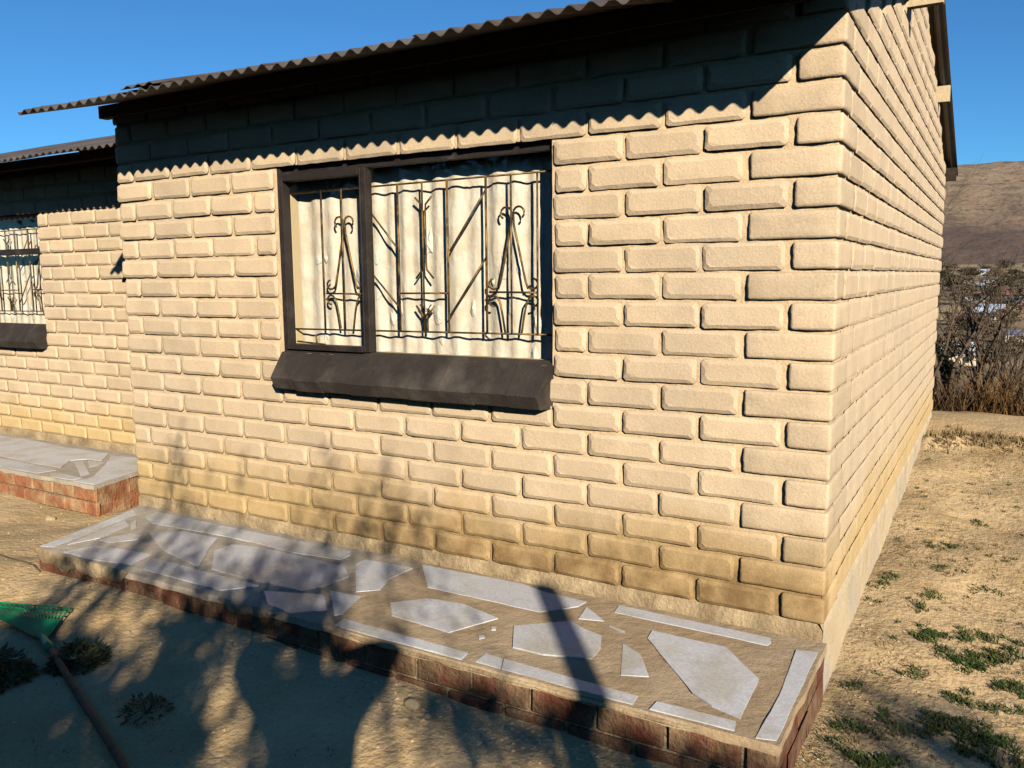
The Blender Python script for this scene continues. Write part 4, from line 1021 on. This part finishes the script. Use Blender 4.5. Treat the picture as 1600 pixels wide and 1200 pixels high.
evergreen(.4, -12.6, 8.5, 2.1, 'added broad evergreen behind the gap in the row of small trees', 8); evergreen(2.9, -15.2, 9.5, 2.3, 'added highest evergreen, behind the broad one', 9)
evergreen(-6.4, -10.6, 8, 2.0, 'added evergreen behind the two at the left', 10); evergreen(-10.2, -8.2, 8, 2.1, 'added evergreen in the far left rear corner', 11); evergreen(-12.5, -5.0, 7.5, 2.0, 'added evergreen outermost on the left', 12)
evergreen(7.4, 2.7, 6.0, 1.8, 'added dark evergreen nearest the yard on the sunny right side', 5); evergreen(10.2, -.2, 6.5, 1.9, 'added middle evergreen on the sunny right side', 6); evergreen(13.0, -3.0, 6.5, 1.9, 'added dark evergreen farthest out on the sunny right side', 7)
# photographer ------------------------------------------------------------
Fd = Vector((-.508, .861, 0)).normalized(); Rd = Vector((Fd.y, -Fd.x, 0)); P0 = Vector((CAM.x, CAM.y, 0))-Fd*.33+Vector((.861*.045, .508*.045, 0)); GZ = ground_z(P0.x, P0.y)
def B_(r, f_, z): return P0+Rd*r+Fd*f_+Vector((0, 0, z+GZ))
HS = (CAM.z-GZ)            # lens height above the ground
person = tag(empty('person', tuple(B_(0, 0, 0))), 'person in blue shirt and dark trousers holding a phone up with both hands', 'person')
def skin_mesh(name, V, E, Rr, m, parent, root=0, sub=2):
    me = bpy.data.meshes.new(name); me.from_pydata([tuple(v) for v in V], E, []); me.materials.append(M[m]); o = bpy.data.objects.new(name, me); C.objects.link(o)
    sm = o.modifiers.new('skin', 'SKIN'); sm.use_smooth_shade = True
    for i, q in enumerate(me.skin_vertices[0].data): q.radius = Rr[i] if isinstance(Rr[i], tuple) else (Rr[i], Rr[i]); q.use_root = (i == root)
    s = o.modifiers.new('sub', 'SUBSURF'); s.levels = sub; s.render_levels = sub
    dg = bpy.context.evaluated_depsgraph_get(); me2 = bpy.data.meshes.new_from_object(o.evaluated_get(dg)); bpy.data.objects.remove(o)
    me2.name = name; return link(name, me2, parent)
eye = HS+.135
V = []; E = []; Rr = []
def jn(p, r, par=None):
    V.append(p); Rr.append(r); i = len(V)-1
    if par is not None: E.append((par, i))
    return i
pel = jn(B_(0, 0, .97), .105); wst = jn(B_(0, .01, 1.13), .088, pel); chs = jn(B_(0, 0, 1.33), .102, wst); nk0 = jn(B_(0, -.01, 1.46), .075, chs); nk = jn(B_(0, .0, 1.525), .052, nk0)
hd0 = jn(B_(0, .01, eye-.07), .062, nk); hd1 = jn(B_(0, .0, eye+.01), .085, hd0); hd2 = jn(B_(0, -.005, eye+.08), .068, hd1)
wrists = {}
for s in (-1, 1):
    sh = jn(B_(s*.17, 0, 1.455), .062, chs); ua = jn(B_(s*.23, .06, 1.49), .048, sh); el = jn(B_(s*.265, .14, 1.53), .043, ua); fa = jn(B_(s*.19, .22, 1.50), .036, el)
    wx = (-.19 if s < 0 else .005); wr = jn(B_(wx+s*.03, .27, HS-.075), .026, fa); pm = jn(B_(wx+s*.012, .298, HS-.02), .027, wr); wrists[s] = B_(wx+s*.012, .298, HS-.015)
    hp = jn(B_(s*.085, 0, .88), .088, pel); kn = jn(B_(s*.10, .02, .50), .057, hp); an = jn(B_(s*.11, -.01, .10), .036, kn); hl = jn(B_(s*.11, -.01, .045), .034, an); toe = jn(B_(s*.125, .15, .035), .032, hl)
skin_mesh('body', V, E, Rr, 'skin', person)
for s in (-1, 1):                                       # fingers closed round the phone
    for k, (L_, dz) in enumerate(((.070, .024), (.078, .008), (.073, -.008), (.058, -.023))):
        a = wrists[s]+Vector((0, 0, dz)); o1 = a+Fd*.018+Rd*(-s*.006); o2 = o1+Fd*.010+Rd*(-s*L_*.35); o3 = o2+Rd*(-s*L_*.25)-Fd*.012
        # keep fingers behind the lens side
        skin_mesh('finger', [a, o1-Fd*.010, o2-Fd*.016, o3-Fd*.016], [(0,1), (1,2), (2,3)], [.010, .009, .008, .007], 'skin', person, 0, 1)
    a = wrists[s]-Fd*.01; skin_mesh('thumb', [a, a+Vector((0, 0, .02))+Rd*(-s*.02)-Fd*.008, a+Vector((0, 0, .03))+Rd*(-s*.042)-Fd*.004], [(0,1), (1,2)], [.012, .010, .008], 'skin', person, 0, 1)
# shirt and trousers follow the body
sv = [B_(0,0,.95), B_(0,.01,1.13), B_(0,0,1.33), B_(0,-.01,1.46)]; se = [(0,1), (1,2), (2,3)]; sr = [.120, .104, .119, .080]
for s in (-1, 1):
    b0 = len(sv); sv += [B_(s*.17, 0, 1.455), B_(s*.23, .06, 1.49), B_(s*.25, .10, 1.51)]; se += [(2, b0), (b0, b0+1), (b0+1, b0+2)]; sr += [.076, .066, .062]
skin_mesh('shirt', sv, se, sr, 'cloth', person, 0, 2)
sv = [B_(0,0,.97)]; se = []; sr = [.116]
for s in (-1, 1):
    b0 = len(sv); sv += [B_(s*.085,0,.88), B_(s*.10,.02,.50), B_(s*.11,-.01,.13)]; se += [(0,b0), (b0,b0+1), (b0+1,b0+2)]; sr += [.094, .074, .064]
skin_mesh('trousers', sv, se, sr, 'denim', person, 0, 2)
for s in (-1, 1): skin_mesh('shoe', [B_(s*.11,-.03,.045), B_(s*.115,.05,.045), B_(s*.125,.16,.035)], [(0,1), (1,2)], [.048, .045, .038], 'black', person, 0, 2)
skin_mesh('hair', [B_(0,-.03,eye+.02), B_(0,-.02,eye+.085), B_(0,.02,eye+.10)], [(0,1), (1,2)], [.088, .082, .062], 'hair', person, 0, 2)
skin_mesh('nose', [B_(0,.082,eye+.005), B_(0,.10,eye-.03)], [(0,1)], [.008, .014], 'skin', person, 0, 1)
for s in (-1, 1):
    skin_mesh('ear', [B_(s*.086,-.005,eye+.01), B_(s*.092,-.005,eye-.03)], [(0,1)], [.014, .011], 'skin', person, 0, 1)
    bm = bmesh.new(); bmesh.ops.create_uvsphere(bm, u_segments=12, v_segments=8, radius=.012); me = bpy.data.meshes.new('eye'); bm.to_mesh(me); bm.free(); me.materials.append(M['lace'])
    e_ = link('eye', me, person); e_.matrix_world = Matrix.Translation(B_(s*.032, .075, eye)-person.location) if False else e_.matrix_world; e_.location = B_(s*.032, .075, eye)
skin_mesh('mouth', [B_(-.022,.074,eye-.065), B_(0,.080,eye-.067), B_(.022,.074,eye-.065)], [(0,1), (1,2)], [.005, .007, .005], 'skin', person, 0, 1)
# phone held at the lens
bm = bmesh.new(); bmesh.ops.create_cube(bm, size=1)
for v in bm.verts: v.co = Vector((v.co.x*.150, v.co.y*.009, v.co.z*.074))
bmesh.ops.bevel(bm, geom=list(bm.edges), offset=.003, segments=2, affect='EDGES'); me = bpy.data.meshes.new('phone'); bm.to_mesh(me); bm.free(); me.materials.append(M['black'])
ph = link('phone', me); ph.location = CAM-Fd*.014-Rd*.052-Vector((0, 0, .018)); ph.rotation_euler = (0, 0, math.atan2(Rd.y, Rd.x)); tag(ph, 'black phone held sideways in both hands of the photographer', 'phone')
